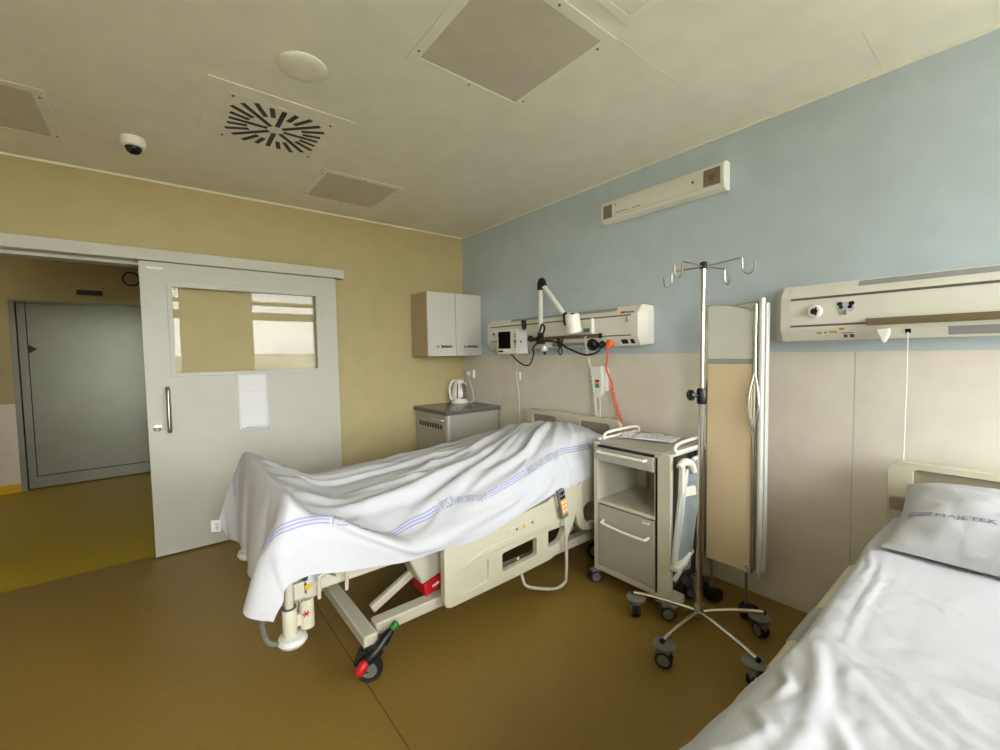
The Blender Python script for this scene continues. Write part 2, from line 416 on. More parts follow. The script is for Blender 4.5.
# swirl air diffuser
vx0, vx1, vy0, vy1 = -2.56, -2.012, -1.66, -1.115
t = thing('air_vent', 'square ceiling air vent with dark slots radiating from its centre', 'air vent', ((vx0+vx1)/2, (vy0+vy1)/2, H))
obj('backing_panel', MB().box(-2.655, -1.93, -1.75, -1.03, H-.004, H), M['ceil'], t, bevel=.001)
obj('plate', MB().box(vx0, vx1, vy0, vy1, H-.006, H-.004), M['ceil'], t, bevel=.002)
cx, cy = (vx0+vx1)/2, (vy0+vy1)/2
mb = MB()
def slot(a, r0, r1, w=.026):
    d = (math.cos(a), math.sin(a)); mb.bar((cx+d[0]*r0, cy+d[1]*r0, H-.0065), (cx+d[0]*r1, cy+d[1]*r1, H-.0065), w, .002)
for k in range(24):
    a = 2*math.pi*k/24+.0
    lim = .262/max(abs(math.cos(a)), abs(math.sin(a))); lim = min(lim, .305)
    if k % 3 == 0: slot(a, .045, lim-.02)
    else: slot(a, .15, lim-.02)
obj('slots', mb, M['black'], t, smooth=False)
for sx in (vx0+.025, vx1-.025):
    for sy in (vy0+.025, vy1-.025):
        obj('screw', MB().lathe([(.008, 0), (.006, .004)], (sx, sy, H-.006), (0, 0, -1), 10), M['groove'], t)
tag(obj('ceiling_disc', MB().lathe([(.108, 0), (.108, .008), (.098, .015), (.06, .018), (.0005, .019)], (-2.302, -2.085, H), (0, 0, -1), 36), M['ceil']), 'round flat white disc on the ceiling between the air vent and the big light panel', 'ceiling fitting')
t = thing('dome_camera', 'white ceiling dome camera with black lens near the yellow wall', 'camera', (-2.965, -.74, H))
obj('housing', MB().lathe([(.062, 0), (.064, .03), (.058, .052), (.044, .056)], (-2.965, -.74, H), (0, 0, -1), 28), M['white'], t)
obj('dome', MB().lathe([(.043, .054), (.042, .066), (.034, .084), (.02, .094), (.0008, .098)], (-2.965, -.74, H), (0, 0, -1), 28), M['lensdark'], t)

# ------------------------------------------------------------------ corner cabinets and kettle
t = thing('wall_cabinet', 'pale two-door wall cabinet hung in the corner', 'cabinet', (-.35, -.18, 1.535))
cx0, cx1, cd, cz0, cz1 = -.70, -.004, -.365, 1.535, 2.215
obj('body', MB().box(cx0, cx1, cd+.02, -.003, cz0, cz1), M['cabside'], t, bevel=.002)
for k in range(2):
    a = cx0+.001+k*(cx1-cx0)/2; b = a+(cx1-cx0)/2-.004
    d = obj('door', MB().box(a, b, cd, cd+.019, cz0+.001, cz1-.001), M['cabwhite'], t, bevel=.002)
    hx = a+.10
    obj('handle', MB().box(hx, hx+.185, cd-.012, cd, cz0+.088, cz0+.114), M['steel'], d, bevel=.003)
    obj('handle_pull', MB().box(hx+.034, hx+.056, cd-.022, cd-.010, cz0+.086, cz0+.118), M['chrome'], d, bevel=.004)
t = thing('base_cabinet', 'grey low corner cabinet with dark worktop and vented door, under the wall cabinet', 'cabinet', (-.35, -.35, 0))
obj('worktop', MB().box(-.705, -.008, -.70, -.004, .942, .985), M['worktop'], t, bevel=.004)
obj('body', MB().box(-.66, -.03, -.682, -.02, .06, .942), M['fridgegrey'], t, bevel=.003)
obj('plinth', MB().box(-.64, -.05, -.66, -.04, 0, .06), M['dark'], t, smooth=False)
obj('corner_post', MB().box(-.684, -.655, -.69, -.655, .06, .94), M['alu'], t, bevel=.003)
d = obj('door', MB().box(-.682, -.662, -.648, -.025, .065, .935), M['fridgegrey'], t, bevel=.003)
obj('handle', MB().tube([(-.682, -.40, .885), (-.705, -.41, .885), (-.708, -.43, .885), (-.708, -.58, .885), (-.705, -.6, .885), (-.682, -.61, .885)], .011, 10), M['alu'], d)
for k in range(9):
    obj('vent_slot', MB().box(-.6835, -.6815, -.575+k*.055, -.575+k*.055+.036, .785, .835), M['black'], d, smooth=False)
t = thing('kettle', 'white electric kettle with grey window strip on the dark corner worktop', 'kettle', (-.16, -.14, .985))
kx, ky, kz = -.185, -.15, .985
obj('power_base', MB().lathe([(.095, .0), (.1, .012), (.088, .03)], (kx, ky, kz), (0, 0, 1), 30), M['white'], t)
body = obj('body', MB().lathe([(.085, .03), (.092, .05), (.092, .09), (.086, .15), (.073, .21), (.056, .25)], (kx, ky, kz), (0, 0, 1), 30), M['white'], t)
obj('lid', MB().lathe([(.058, .243), (.054, .262), (.036, .276), (.012, .281), (.0008, .282)], (kx, ky, kz), (0, 0, 1), 30), M['white'], t)
vw = Vector((-.55, -.83, 0)); vs = Vector((.83, -.55, 0))
def kpt(a, h, dr=.0015):
    r = np.interp(h, [.03, .05, .09, .15, .21, .25], [.085, .092, .092, .086, .073, .056])+dr
    return Vector((kx, ky, kz+h))+vw*math.cos(a)*r+vs*math.sin(a)*r
obj('steel_side', MB().grid([[kpt(.22+.95*i/8, .055+.175*j/10, .002) for i in range(9)] for j in range(11)]), M['steel'], t, solid=.002)
obj('level_window', MB().grid([[kpt(-.30+.12*i/4, .055+.175*j/10, .002) for i in range(5)] for j in range(11)]), M['dark'], t, solid=.002)
hd = (vw*.25-vs*.97).normalized()
hp = [Vector((kx, ky, kz))+hd*r+Vector((0, 0, h)) for r, h in ((.045, .262), (.075, .258), (.102, .225), (.113, .17), (.112, .11), (.102, .06), (.085, .04))]
obj('handle', MB().tube(cr(hp, 6), .0135, 10), M['white'], t)
obj('spout', MB().prism([(.05, .0), (.088, .045), (.05, .06)], [], Vector((kx, ky, kz+.18)), -hd, (0, 0, 1), .045), M['white'], t, bevel=.004)
cp = [(kx+.07, ky-.06, kz+.012), (-.05, -.22, kz+.008), (-.03, -.215, 1.03), (-.022, -.18, 1.14), (-.024, -.125, 1.24), (-.03, -.12, 1.30)]
c = obj('power_cord', MB().tube(cr(cp, 8), .0045, 8), M['white'], t)
obj('plug', MB().lathe([(.02, -.018), (.022, .0), (.019, .022), (.012, .03)], (-.03, -.122, 1.318), (-1, 0, 0), 16), M['white'], c)

def socket(label, y, z, w):
    t = thing('wall_socket', label, 'socket', (-.006, y, z))
    obj('faceplate', MB().box(-.02, -.006, y-w/2, y+w/2, z-.042, z+.042), M['white'], t, bevel=.005)
    obj('socket_well', MB().lathe([(.02, 0), (.02, .002), (.017, .002)], (-.0195, y-w/4, z), (-1, 0, 0), 20), M['groove'], t)
    return t
t = socket('white wall socket with the kettle plug in it, left of the wall rail', -.155, 1.315, .15)
obj('cover_flap', MB().box(-.04, -.018, -.232, -.19, 1.265, 1.365), M['white'], t, bevel=.004)
t = socket('small white wall socket alone between the corner cabinet and the bed head', -.995, 1.318, .082)
obj('cover_flap', MB().box(-.03, -.018, -1.032, -1.0, 1.285, 1.35), M['ivory'], t, bevel=.003)
tag(obj('thin_cord', MB().tube(cr([(-.03, -.975, 1.61), (-.014, -.985, 1.5), (-.024, -.99, 1.36), (-.026, -.995, 1.27), (-.012, -1.0, 1.15), (-.012, -1.01, .9), (-.012, -1.02, .3)], 6), .004, 8), M['white']),
    'thin white cord running from the wall rail through the small socket down the wall', 'cord')

# ------------------------------------------------------------------ wall rails (bed-head units)
PROF = [(0, 1.885), (.06, 1.905), (.085, 1.9), (.138, 1.84), (.14, 1.83), (.14, 1.668), (.138, 1.658), (.098, 1.598), (.0, 1.598)]
def bed_head_unit(label, y0, y1):
    t = thing('bed_head_unit', label, 'wall rail', (0, (y0+y1)/2, 1.6), 'long medical wall rails above the beds')
    s = -1 if y1 < y0 else 1
    a, b = y0+s*.085, y1-s*.085
    P = [[(-d, a, z) for d, z in PROF], [(-d, b, z) for d, z in PROF]]
    obj('housing', MB().grid(P), M['ivory'], t, ang=25)
    for (ye, yi) in ((y0, a), (y1, b)):
        sh = lambda k: [(-d*k if d > .01 else 0, 1.75+(z-1.75)*(.86+.14*k)) for d, z in PROF]
        rows = [[(p[0], yi, p[1]) for p in [(-d*1.02, 1.75+(z-1.75)*1.015) for d, z in PROF]], [(p[0], yi+(ye-yi)*.45, p[1]) for p in [(-d*1.02, 1.75+(z-1.75)*1.015) for d, z in PROF]],
                [(p[0], yi+(ye-yi)*.9, p[1]) for p in sh(.62)], [(p[0], ye, p[1]) for p in sh(.5)], [(-.001, ye, 1.75+(z-1.75)*.9) for d, z in PROF]]
        obj('end_cap', MB().grid(rows), M['ivory'], t, ang=35)
    return t, a, b, s
def slant(d0, z0, d1, z1, k, off=.002):
    n = Vector((-(z0-z1), 0, d0-d1)).normalized()
    n = -n if n.x > 0 else n
    return -(d0+(d1-d0)*k)+n.x*off, z0+(z1-z0)*k+n.z*off
def slant_strip(mb, ya, yb, d0, z0, d1, z1, k0, k1, off=.003):
    x0, zz0 = slant(d0, z0, d1, z1, k0, off); x1, zz1 = slant(d0, z0, d1, z1, k1, off)
    x2, zz2 = slant(d0, z0, d1, z1, k0, -.002); x3, zz3 = slant(d0, z0, d1, z1, k1, -.002)
    v = [(x0, ya, zz0), (x1, ya, zz1), (x1, yb, zz1), (x0, yb, zz0), (x2, ya, zz2), (x3, ya, zz3), (x3, yb, zz3), (x2, yb, zz2)]
    mb.add(v, [(0, 1, 2, 3), (4, 7, 6, 5), (0, 4, 5, 1), (3, 2, 6, 7), (1, 5, 6, 2), (0, 3, 7, 4)]); return mb
UP = (.085, 1.9, .138, 1.84); LO = (.138, 1.658, .098, 1.598)
# unit above the made-up bed
u1, a, b, s = bed_head_unit('ivory wall rail carrying the lamp and terminal, above the made-up bed', -.61, -2.535)
obj('lamp_strip', slant_strip(MB(), -1.0, -2.28, *UP, .05, .5), M['strip'], u1, smooth=False)
obj('groove', MB().box(-.1415, -.138, a-.01, b+.02, 1.822, 1.832), M['groove'], u1, smooth=False)
obj('groove', MB().box(-.1415, -.138, a-.01, b+.02, 1.672, 1.681), M['groove'], u1, smooth=False)
obj('equipment_rail', MB().box(-.165, -.139, -1.30, -2.15, 1.668, 1.698), M['rail'], u1, bevel=.002)
obj('rail_stop', MB().box(-.168, -.139, -2.15, -2.165, 1.662, 1.702), M['black'], u1, smooth=False)
obj('lower_strip', slant_strip(MB(), -1.5, -1.96, *LO, .4, .85), M['strip'], u1, smooth=False)
for y in (-2.335, -2.415): obj('data_socket', slant_strip(MB(), y, y-.055, *LO, .25, .75, .006), M['black'], u1, smooth=False)
obj('gas_outlet', MB().lathe([(.034, 0), (.032, .012), (.02, .016)], (-.14, -.785, 1.755), (-1, 0, 0), 24), M['white'], u1)
obj('outlet_hole', MB().lathe([(.015, 0), (.015, .004)], (-.1555, -.785, 1.755), (-1, 0, 0), 16), M['black'], u1)
mb = slant_strip(MB(), -2.33, -2.375, *UP, .66, .9, .004)
obj('red_mark', mb, M['red'], u1, smooth=False)
mb = MB()
for k in range(5): slant_strip(mb, -2.385-.022*k, -2.403-.022*k, *UP, .72, .9, .0035)
obj('small_print', mb, M['ink'], u1, smooth=False)
obj('outlet_latch', MB().box(-.152, -.14, -2.39, -2.405, 1.775, 1.815), M['steel'], u1, bevel=.002)
obj('reading_box', MB().box(-.165, -.14, -1.98, -2.07, 1.71, 1.80), M['ivory'], u1, bevel=.004)
obj('green_label', MB().box(-.167, -.164, -1.995, -2.06, 1.715, 1.748), M['teal'], u1, smooth=False)
obj('cover_flap', MB().tube([(-.17, -2.095, 1.705), (-.175, -2.095, 1.725), (-.175, -2.095, 1.795), (-.17, -2.095, 1.82)], .017, 12), M['white'], u1)
# unit above the empty bed
u2, a, b, s = bed_head_unit('ivory wall rail with panda sticker above the bed with the pillow, at the right edge', -3.365, -5.3)
obj('lamp_strip', slant_strip(MB(), -3.745, -5.0, *UP, .05, .5), M['strip'], u2, smooth=False)
obj('groove', MB().box(-.1415, -.138, a-.01, b+.02, 1.818, 1.83), M['groove'], u2, smooth=False)
obj('groove', MB().box(-.1415, -.138, a-.01, b+.02, 1.672, 1.682), M['groove'], u2, smooth=False)
obj('equipment_rail', MB().box(-.168, -.139, -3.79, -5.1, 1.664, 1.698), M['rail'], u2, bevel=.002)
obj('lower_strip', slant_strip(MB(), -4.07, -5.1, *LO, .25, .85), M['strip'], u2, smooth=False)
obj('gas_outlet', MB().lathe([(.034, 0), (.034, .012), (.027, .02), (.02, .02)], (-.14, -3.573, 1.752), (-1, 0, 0), 26), M['white'], u2)
mb = MB().lathe([(.0165, 0), (.0165, .004)], (-.1585, -3.573, 1.752), (-1, 0, 0), 18); mb.box(-.162, -.158, -3.585, -3.579, 1.728, 1.776)
obj('outlet_hole', mb, M['black'], u2)
# panda sticker
py, pz = -3.703, 1.762
st = obj('panda_sticker', MB().lathe([(.036, 0), (.036, .002)], (-.1403, py, pz), (-1, 0, 0), 30, sx=.82, ref=(0, 0, 1)), M['pandagrey'], u2)
mb = MB()
for sg in (-1, 1):
    mb.lathe([(.0125, 0), (.0125, .002)], (-.1408, py+sg*.024, pz+.020), (-1, 0, 0), 18, sx=.85, ref=(0, 0, 1))
    mb.lathe([(.0095, .0015), (.0095, .003)], (-.1408, py+sg*.0185, pz+.003), (-1, 0, 0), 18, sx=1.0, ref=(0, 0, 1))
obj('ears_and_eyes', mb, M['black'], st)
obj('nose_latch', MB().box(-.150, -.142, py-.009, py+.009, pz-.036, pz-.012), M['steel'], u2, bevel=.002)
for (y, w, k0, k1) in ((-3.578, .022, .30, .44), (-3.632, .036, .27, .40), (-3.677, .022, .02, .17)): obj('yellow_label', slant_strip(MB(), y, y-w, *LO, k0, k1, .0035), M['ylabel'], u2, smooth=False)
for (y, w, k0, k1) in ((-3.692, .016, .58, .84), (-3.717, .018, .58, .84), (-3.612, .009, .31, .39), (-3.682, .05, .43, .46)): obj('printed_mark', slant_strip(MB(), y, y-w, *LO, k0, k1, .0035), M['ink'], u2, smooth=False)
obj('cover_flap', MB().prism([(-3.825, 1.645), (-3.878, 1.645), (-3.876, 1.612), (-3.86, 1.575), (-3.848, 1.58)], [], (-.145, 0, 0), (0, 1, 0), (0, 0, 1), .03), M['white'], u2, bevel=.006)
obj('cord_grommet', slant_strip(MB(), -3.928, -3.948, *LO, .35, .62, .006), M['black'], u2, smooth=False)
tag(obj('pull_cord', MB().tube(cr([(-.125, -3.938, 1.625), (-.122, -3.938, 1.55), (-.10, -3.935, 1.3), (-.075, -3.93, 1.02), (-.07, -3.925, .8)], 6), .0024, 8), M['white']),
    'thin white pull cord hanging from the right wall rail behind the headboard', 'cord')

# air steriliser high on the blue wall
t = thing('air_purifier', 'long ivory air purifier box high on the blue wall', 'air purifier', (0, -2.62, 2.64))
prof = [(0, 2.752), (.035, 2.754), (.062, 2.742), (.073, 2.715), (.076, 2.67), (.074, 2.62), (.062, 2.588), (.035, 2.574), (0, 2.576)]
ya, yb = -2.115, -3.055
obj('housing', MB().grid([[(-d, ya, z) for d, z in prof], [(-d, yb, z) for d, z in prof]]), M['ivory'], t, ang=30)
for (y0, y1) in ((ya, ya+.012), (yb, yb-.012)):
    pr = lambda k, e: [(-d*k, 2.664+(z-2.664)*e) for d, z in prof]
    rows = [[(p[0], y0, p[1]) for p in pr(1.03, 1.03)], [(p[0], y0+(y1-y0)*.6, p[1]) for p in pr(1.03, 1.03)], [(p[0], y1, p[1]) for p in pr(.9, .95)], [(p[0], y1, p[1]) for p in pr(.0, .9)]]
    obj('end_cap', MB().grid(rows), M['white'], t, ang=50)
obj('intake_grille', MB().box(-.0785, -.073, -2.135, -2.215, 2.61, 2.71), M['grille'], t, bevel=.001)
g = obj('fan_grille', MB().box(-.0785, -.073, -2.935, -3.04, 2.615, 2.72), M['grille'], t, bevel=.001)
obj('fan_hub', MB().lathe([(.02, 0), (.016, .004)], (-.0785, -2.99, 2.668), (-1, 0, 0), 20), M['rail'], g)
obj('status_light', MB().lathe([(.010, 0), (.008, .004)], (-.0755, -2.862, 2.672), (-1, 0, 0), 14), M['grille'], t)
obj('screw', MB().lathe([(.006, 0), (.005, .004)], (-.0745, -2.245, 2.70), (-1, 0, 0), 12), M['groove'], t)
for (y0, y1) in ((-2.245, -2.345), (-2.352, -2.366), (-2.40, -2.47)):
    obj('small_print', MB().box(-.0762, -.0735, y0, y1, 2.632, 2.637), M['ink'], t, smooth=False)
obj('panel_line', MB().box(-.0757, -.073, -2.24, -3.05, 2.613, 2.615), M['cablegrey'], t, smooth=False)

# ------------------------------------------------------------------ things on the first wall rail
t = thing('examination_lamp', 'ivory jointed reading lamp with black elbows on the wall rail', 'lamp', (-.2, -1.60, 1.66))
LX = -.27
obj('mount_bracket', MB().lathe([(.03, 0), (.034, .01), (.034, .045), (.026, .055)], (LX+.03, -1.61, 1.565), (0, 0, 1), 20).box(LX+.02, -.16, -1.635, -1.585, 1.60, 1.66), M['alu'], t, bevel=.004)
obj('mount_knob', MB().lathe([(.014, 0), (.014, .03)], (LX+.03, -1.62, 1.535), (0, 0, 1), 14), M['black'], t)
obj('swivel_sleeve', MB().lathe([(.042, 0), (.04, .02), (.03, .06), (.027, .10)], (LX, -1.60, 1.63), (0, 0, 1), 20), M['black'], t)
obj('lower_arm', MB().tube([(LX, -1.60, 1.72), (LX, -1.607, 2.10)], .0205, 14), M['ivory'], t)
el = Vector((LX, -1.615, 2.165)); j2 = Vector((LX, -1.90, 1.845))
obj('elbow', MB().tube(cr([(LX, -1.607, 2.10), (LX, -1.606, 2.15), (LX, -1.622, 2.18), el+(j2-el).normalized()*.055], 5), [.03]*13+[.028]*2+[.026], 14), M['black'], t)
d = (j2-el).normalized()
obj('upper_arm', MB().tube([el+d*.05, j2-d*.03], .0215, 14), M['ivory'], t)
obj('head_joint', MB().tube([(LX, -1.885, 1.875), (LX, -1.90, 1.85), (LX, -1.905, 1.80), (LX, -1.90, 1.775)], [.02, .028, .028, .018], 14), M['black'], t)
ax = Vector((.26, .06, -1)).normalized()
hd = obj('lamp_head', MB().lathe([(.001, 0), (.048, 0), (.058, .012), (.06, .1), (.066, .145), (.06, .153), (.046, .14), (.001, .14)], (LX-.03, -1.99, 1.865), ax, 26), M['white'], t)
obj('switch', MB().obox(Vector((LX-.03, -1.99, 1.865))-ax*.001+Vector((-.018, -.022, -.004)), ax.cross(Vector((.5, .8, 0))).cross(ax), ax.cross(Vector((.5, .8, 0))), ax, .020, .008, .004), M['black'], hd)
obj('power_cable', MB().tube(cr([(LX-.03, -1.60, 1.66), (LX-.05, -1.68, 1.72), (LX-.05, -1.70, 1.77), (LX-.04, -1.66, 1.80), (LX-.03, -1.63, 1.76), (LX-.04, -1.60, 1.69), (LX-.05, -1.53, 1.66), (LX-.05, -1.5, 1.69), (LX-.05, -1.53, 1.70), (LX-.06, -1.62, 1.655),
     (-.25, -1.70, 1.655), (-.235, -1.80, 1.63), (-.23, -1.90, 1.58), (-.21, -2.03, 1.535), (-.19, -2.10, 1.535), (-.165, -2.145, 1.56), (-.15, -2.155, 1.585)], 7), .0085, 8), M['black'], t)
t = thing('black_adapter', 'round black plug adapter hanging under the wall rail beside the orange plug', 'plug', (-.13, -2.02, 1.6))
nrm = Vector((-.83, 0, -.55)); 
obj('plug_body', MB().lathe([(.05, 0), (.052, .02), (.04, .045), (.02, .05)], Vector((-.118, -2.065, 1.622)), nrm, 22), M['black'], t)
obj('angled_plug', MB().lathe([(.026, 0), (.026, .03), (.016, .045)], Vector((-.118, -2.155, 1.622)), nrm, 16), M['black'], t)
t = thing('cable_clip', 'black clip with a loop hanging from the wall rail between lamp and plugs', 'clip', (-.2, -1.78, 1.6))
obj('clamp', MB().lathe([(.03, 0), (.026, -.03), (.016, -.075)], (-.182, -1.75, 1.675), (0, 0, 1), 14), M['black'], t)
obj('ring', MB().tube([(-.182, -1.75+.02*math.cos(a), 1.565+.032*math.sin(a)) for a in [2*math.pi*k/20 for k in range(20)]], .0055, 8, closed=True), M['black'], t)
# bedside terminal
t = thing('bedside_terminal', 'small grey screen terminal with white card, at the left end of the wall rail', 'monitor', (-.2, -1.15, 1.6))
c0 = Vector((-.28, -1.175, 1.665)); ux = Vector((.20, -1, 0)).normalized(); uz = Vector((0, .0, 1)); un = Vector((-1, -.20, 0)).normalized()
obj('casing', MB().obox(c0, ux, uz, un, .135, .118, .018), M['ivory'], t, bevel=.008)
obj('screen', MB().obox(c0+un*.018-ux*.04+uz*.015, ux, uz, un, .075, .082, .002), M['screen'], t, smooth=False)
obj('name_label', MB().obox(c0+un*.0185-ux*.085-uz*.092, ux, uz, un, .03, .008, .0015), M['black'], t, smooth=False)
for k in range(4): obj('button', MB().obox(c0+un*.019+ux*.088+uz*(.065-.022*k if k < 2 else .02-.024*k), ux, uz, un, .008, .006, .003), M['groove'], t, bevel=.001)
obj('dial', MB().lathe([(.018, 0), (.015, .008)], c0+un*.018+ux*.092+uz*.0, un, 18), M['groove'], t)
obj('support_arm', MB().tube([(-.16, -1.2, 1.675), (-.22, -1.2, 1.675), (-.285, -1.17, 1.67)], .016, 10), M['dark'], t)
obj('grip', MB().tube([(-.23, -1.34, 1.77), (-.23, -1.34, 1.80), (-.23, -1.335, 1.86)], [.012, .024, .024], 12), M['black'], t)
wc = c0+ux*.185+un*.04+uz*.0
cd_ = obj('white_card', MB().prism([(-.065, .125), (-.035, .09), (.062, .07), (.062, -.115), (-.065, -.115)], [], wc, ux, uz, .006), M['paper'], t)
obj('red_mark', MB().obox(wc+un*.004-uz*.005-ux*.01, ux, uz, un, .009, .009, .0008), M['red'], cd_, smooth=False)
obj('signal_cable', MB().tube(cr([(-.28, -1.20, 1.552), (-.27, -1.29, 1.48), (-.26, -1.38, 1.44), (-.25, -1.44, 1.455), (-.24, -1.475, 1.54), (-.24, -1.47, 1.6), (-.25, -1.54, 1.645), (-.24, -1.6, 1.66)], 7), .0075, 8), M['black'], t)
# nurse call handset
t = thing('call_handset', 'white nurse-call handset in its holder on the wall between the coiled cords', 'handset', (-.01, -2.03, 1.3))
obj('wall_holder', MB().tube([(-.035, -2.125, 1.23), (-.038, -2.125, 1.26), (-.038, -2.125, 1.40), (-.034, -2.125, 1.425)], [.016, .024, .024, .016], 12).box(-.04, -.006, -2.11, -2.06, 1.25, 1.40), M['white'], t)
dn = Vector((.02, -.1, -1)).normalized(); sx = Vector((0, -1, .1)).normalized()
h = obj('handset', MB().prism([(-.058, .125), (.05, .125), (.056, -.02), (.04, -.105), (.008, -.14), (-.028, -.135), (-.048, -.06)], [], (-.06, -2.065, 1.31), (0, -1, .06), (0, .06, 1), .045), M['white'], t, bevel=.008)
obj('red_key', MB().box(-.083, -.079, -2.045, -2.09, 1.30, 1.325), M['red'], h, bevel=.002)
obj('green_key', MB().box(-.083, -.079, -2.045, -2.09, 1.255, 1.295), M['teal'], h, bevel=.002)
obj('handset_cord', MB().tube(cr([(-.06, -2.075, 1.18), (-.06, -2.08, 1.1), (-.07, -2.09, .99)], 5), .004, 8), M['white'], t)
def coil(path, r, tr, turns, n=9):
    P = cr(path, 20); m = len(P); out = []; N = turns*n
    for i in range(N+1):
        f = i/N*(m-1); k = min(int(f), m-2); p = P[k].lerp(P[k+1], f-k); tg = (P[k+1]-P[k]).normalized()
        u = tg.cross(Vector((1, 0, 0))).normalized(); w = tg.cross(u); a = 2*math.pi*i/n
        out.append(p+u*math.cos(a)*r+w*math.sin(a)*r)
    return MB().tube(out, tr, 6)
tag(obj('coiled_cord', coil([(-.17, -2.02, 1.68), (-.15, -2.02, 1.55), (-.12, -2.035, 1.4), (-.1, -2.05, 1.22), (-.1, -2.065, 1.1), (-.11, -2.09, .98)], .0095, .004, 26), M['white']), 'white coiled cord hanging from the wall rail beside the handset', 'cord')
t = thing('orange_power_cord', 'orange power cord plugged under the wall rail, coiled in its lower half', 'cord', (-.12, -2.2, 1.6))
obj('plug', MB().lathe([(.034, 0), (.034, .012), (.022, .04), (.012, .055)], Vector((-.118, -2.23, 1.622)), Vector((-.75, 0, -.66)), 18), M['orange'], t)
obj('cord', MB().tube(cr([(-.155, -2.232, 1.59), (-.15, -2.225, 1.52), (-.12, -2.19, 1.42), (-.10, -2.215, 1.33), (-.10, -2.235, 1.29)], 6), .0075, 8), M['orange'], t)
obj('coil', coil([(-.10, -2.22, 1.285), (-.10, -2.26, 1.15), (-.105, -2.31, 1.02), (-.11, -2.345, .90)], .0135, .0046, 20), M['orange'], t)

# ------------------------------------------------------------------ casters
def caster(parent, x, y, ang, r=.05, top=.13, wm='black', cover='castergrey'):
    """twin caster: wheel at floor, fork trailing in direction ang"""
    d = Vector((math.cos(ang), math.sin(ang), 0)); sd = Vector((-d.y, d.x, 0))
    c = Vector((x, y, r+.001))
    fk = obj('caster', MB().lathe([(.012, -.03), (.012, .0)], (x-d.x*r*.5, y-d.y*r*.5, top), (0, 0, 1), 12)
             .prism([(-.9*r, .2*r), (-.7*r, 1.0*r), (0, 1.28*r), (.8*r, 1.0*r), (.5*r, .55*r), (0, .95*r), (-.5*r, .6*r)], [], c, d, (0, 0, 1), r*1.05).bar((x-d.x*r*.5, y-d.y*r*.5, r*2.1), (x-d.x*r*.5, y-d.y*r*.5, top), .022, .022, up=(1, 0, 0)), M['castergrey'], parent, bevel=.002)
    for sgn in (-1, 1):
        w = obj('wheel', MB().lathe([(r*.55, -.18*r), (r*.93, -.2*r), (r, -.1*r), (r, .1*r), (r*.93, .2*r), (r*.55, .18*r)], c+sd*sgn*r*.34, sd, 26), M['dark'], fk)
        obj('wheel_hub', MB().lathe([(r*.68, -.22*r), (r*.68, .22*r)], c+sd*sgn*r*.34, sd, 22), M['castergrey'], parent)
    return fk

# ------------------------------------------------------------------ bed with the draped sheet
B1 = thing('hospital_bed', 'ivory hospital bed under the draped striped sheet, in the middle of the room', 'hospital bed', (-1.3, -1.8, 0))
yn, yf = -2.33, -1.28
def headboard(parent, X, y0, y1, z0, z1, inl):
    """rounded frame in the plane x = X with inlays (list of (y,z,y,z) boxes)"""
    def rnd(a0, b0, a1, b1, r, n=6):
        a0, a1 = sorted((a0, a1)); out = []
        for (cx_, cy_, st_) in ((a1-r, b1-r, 0), (a0+r, b1-r, 90), (a0+r, b0+r, 180), (a1-r, b0+r, 270)):
            for k in range(n+1):
                a = math.radians(st_+90*k/n); out.append((cx_+r*math.cos(a), cy_+r*math.sin(a)))
        return out
    holes = [rnd(a, b, c, d, .02) for (a, b, c, d) in inl]
    fr = obj('headboard', MB().prism(rnd(y0, z0, y1, z1, .05), holes, (X, 0, 0), (0, 1, 0), (0, 0, 1), .055), M['bed'], parent, bevel=.012, seg=3)
    for (a, b, c, d) in inl:
        obj('headboard_inlay', MB().box(X-.012, X+.012, a-.01 if a < c else a+.01, c, b-.01, d+.01), M['bedpanel'], fr, smooth=False)
    return fr
headboard(B1, -.125, -1.255, -2.335, .42, 1.018, [(-1.66, .62, -1.36, .98), (-2.24, .62, -1.94, .98)])
obj('footboard', MB().prism([(-1.29, .40), (-1.29, .92), (-1.33, .945), (-2.29, .925), (-2.32, .90), (-2.32, .40)], [], (-2.49, 0, 0), (0, 1, 0), (0, 0, 1), .045), M['bed'], B1, bevel=.012)
# mattress with the raised head end
mz = [(-2.46, .74), (-1.9, .745), (-1.5, .79), (-1.1, .83), (-.75, .86), (-.2, .86)]
mb = MB(); P = []
for x, z in cr([(x, 0, z) for x, z in mz], 4) and [(p.x, p.z) for p in cr([(x, 0, z) for x, z in mz], 4)]:
    z -= .045; P.append([(x, -2.18, z-.12), (x, -2.21, z-.10), (x, -2.22, z-.05), (x, -2.17, z), (x, -1.40, z), (x, -1.36, z-.05), (x, -1.36, z-.10), (x, -1.38, z-.12), (x, -2.18, z-.12)])
mb.grid(P); n9 = 9
mb.add(P[0][:8], [tuple(range(8))]); mb.add(P[-1][:8], [tuple(range(8))[::-1]])
obj('mattress', mb, M['matt'], B1, ang=50)
# ruffled under-sheet edge seen below the hem at the foot
R_ = []
for i in range(60):
    x = -2.44+.62*i/59
    w = .012*math.sin(i*1.1)+.01*math.sin(i*2.3+1)
    R_.append([(x, -2.25, .66), (x, -2.325+w*.4, .64), (x+w*.6, -2.355+w*1.4, .60+.01*math.sin(i*.9)), (x-w*.5, -2.352+w*1.2, .572+.008*math.sin(i*1.7)), (x, -2.31, .578)])
obj('under_sheet', MB().grid(R_), M['linen'], B1, ang=80, solid=.003)
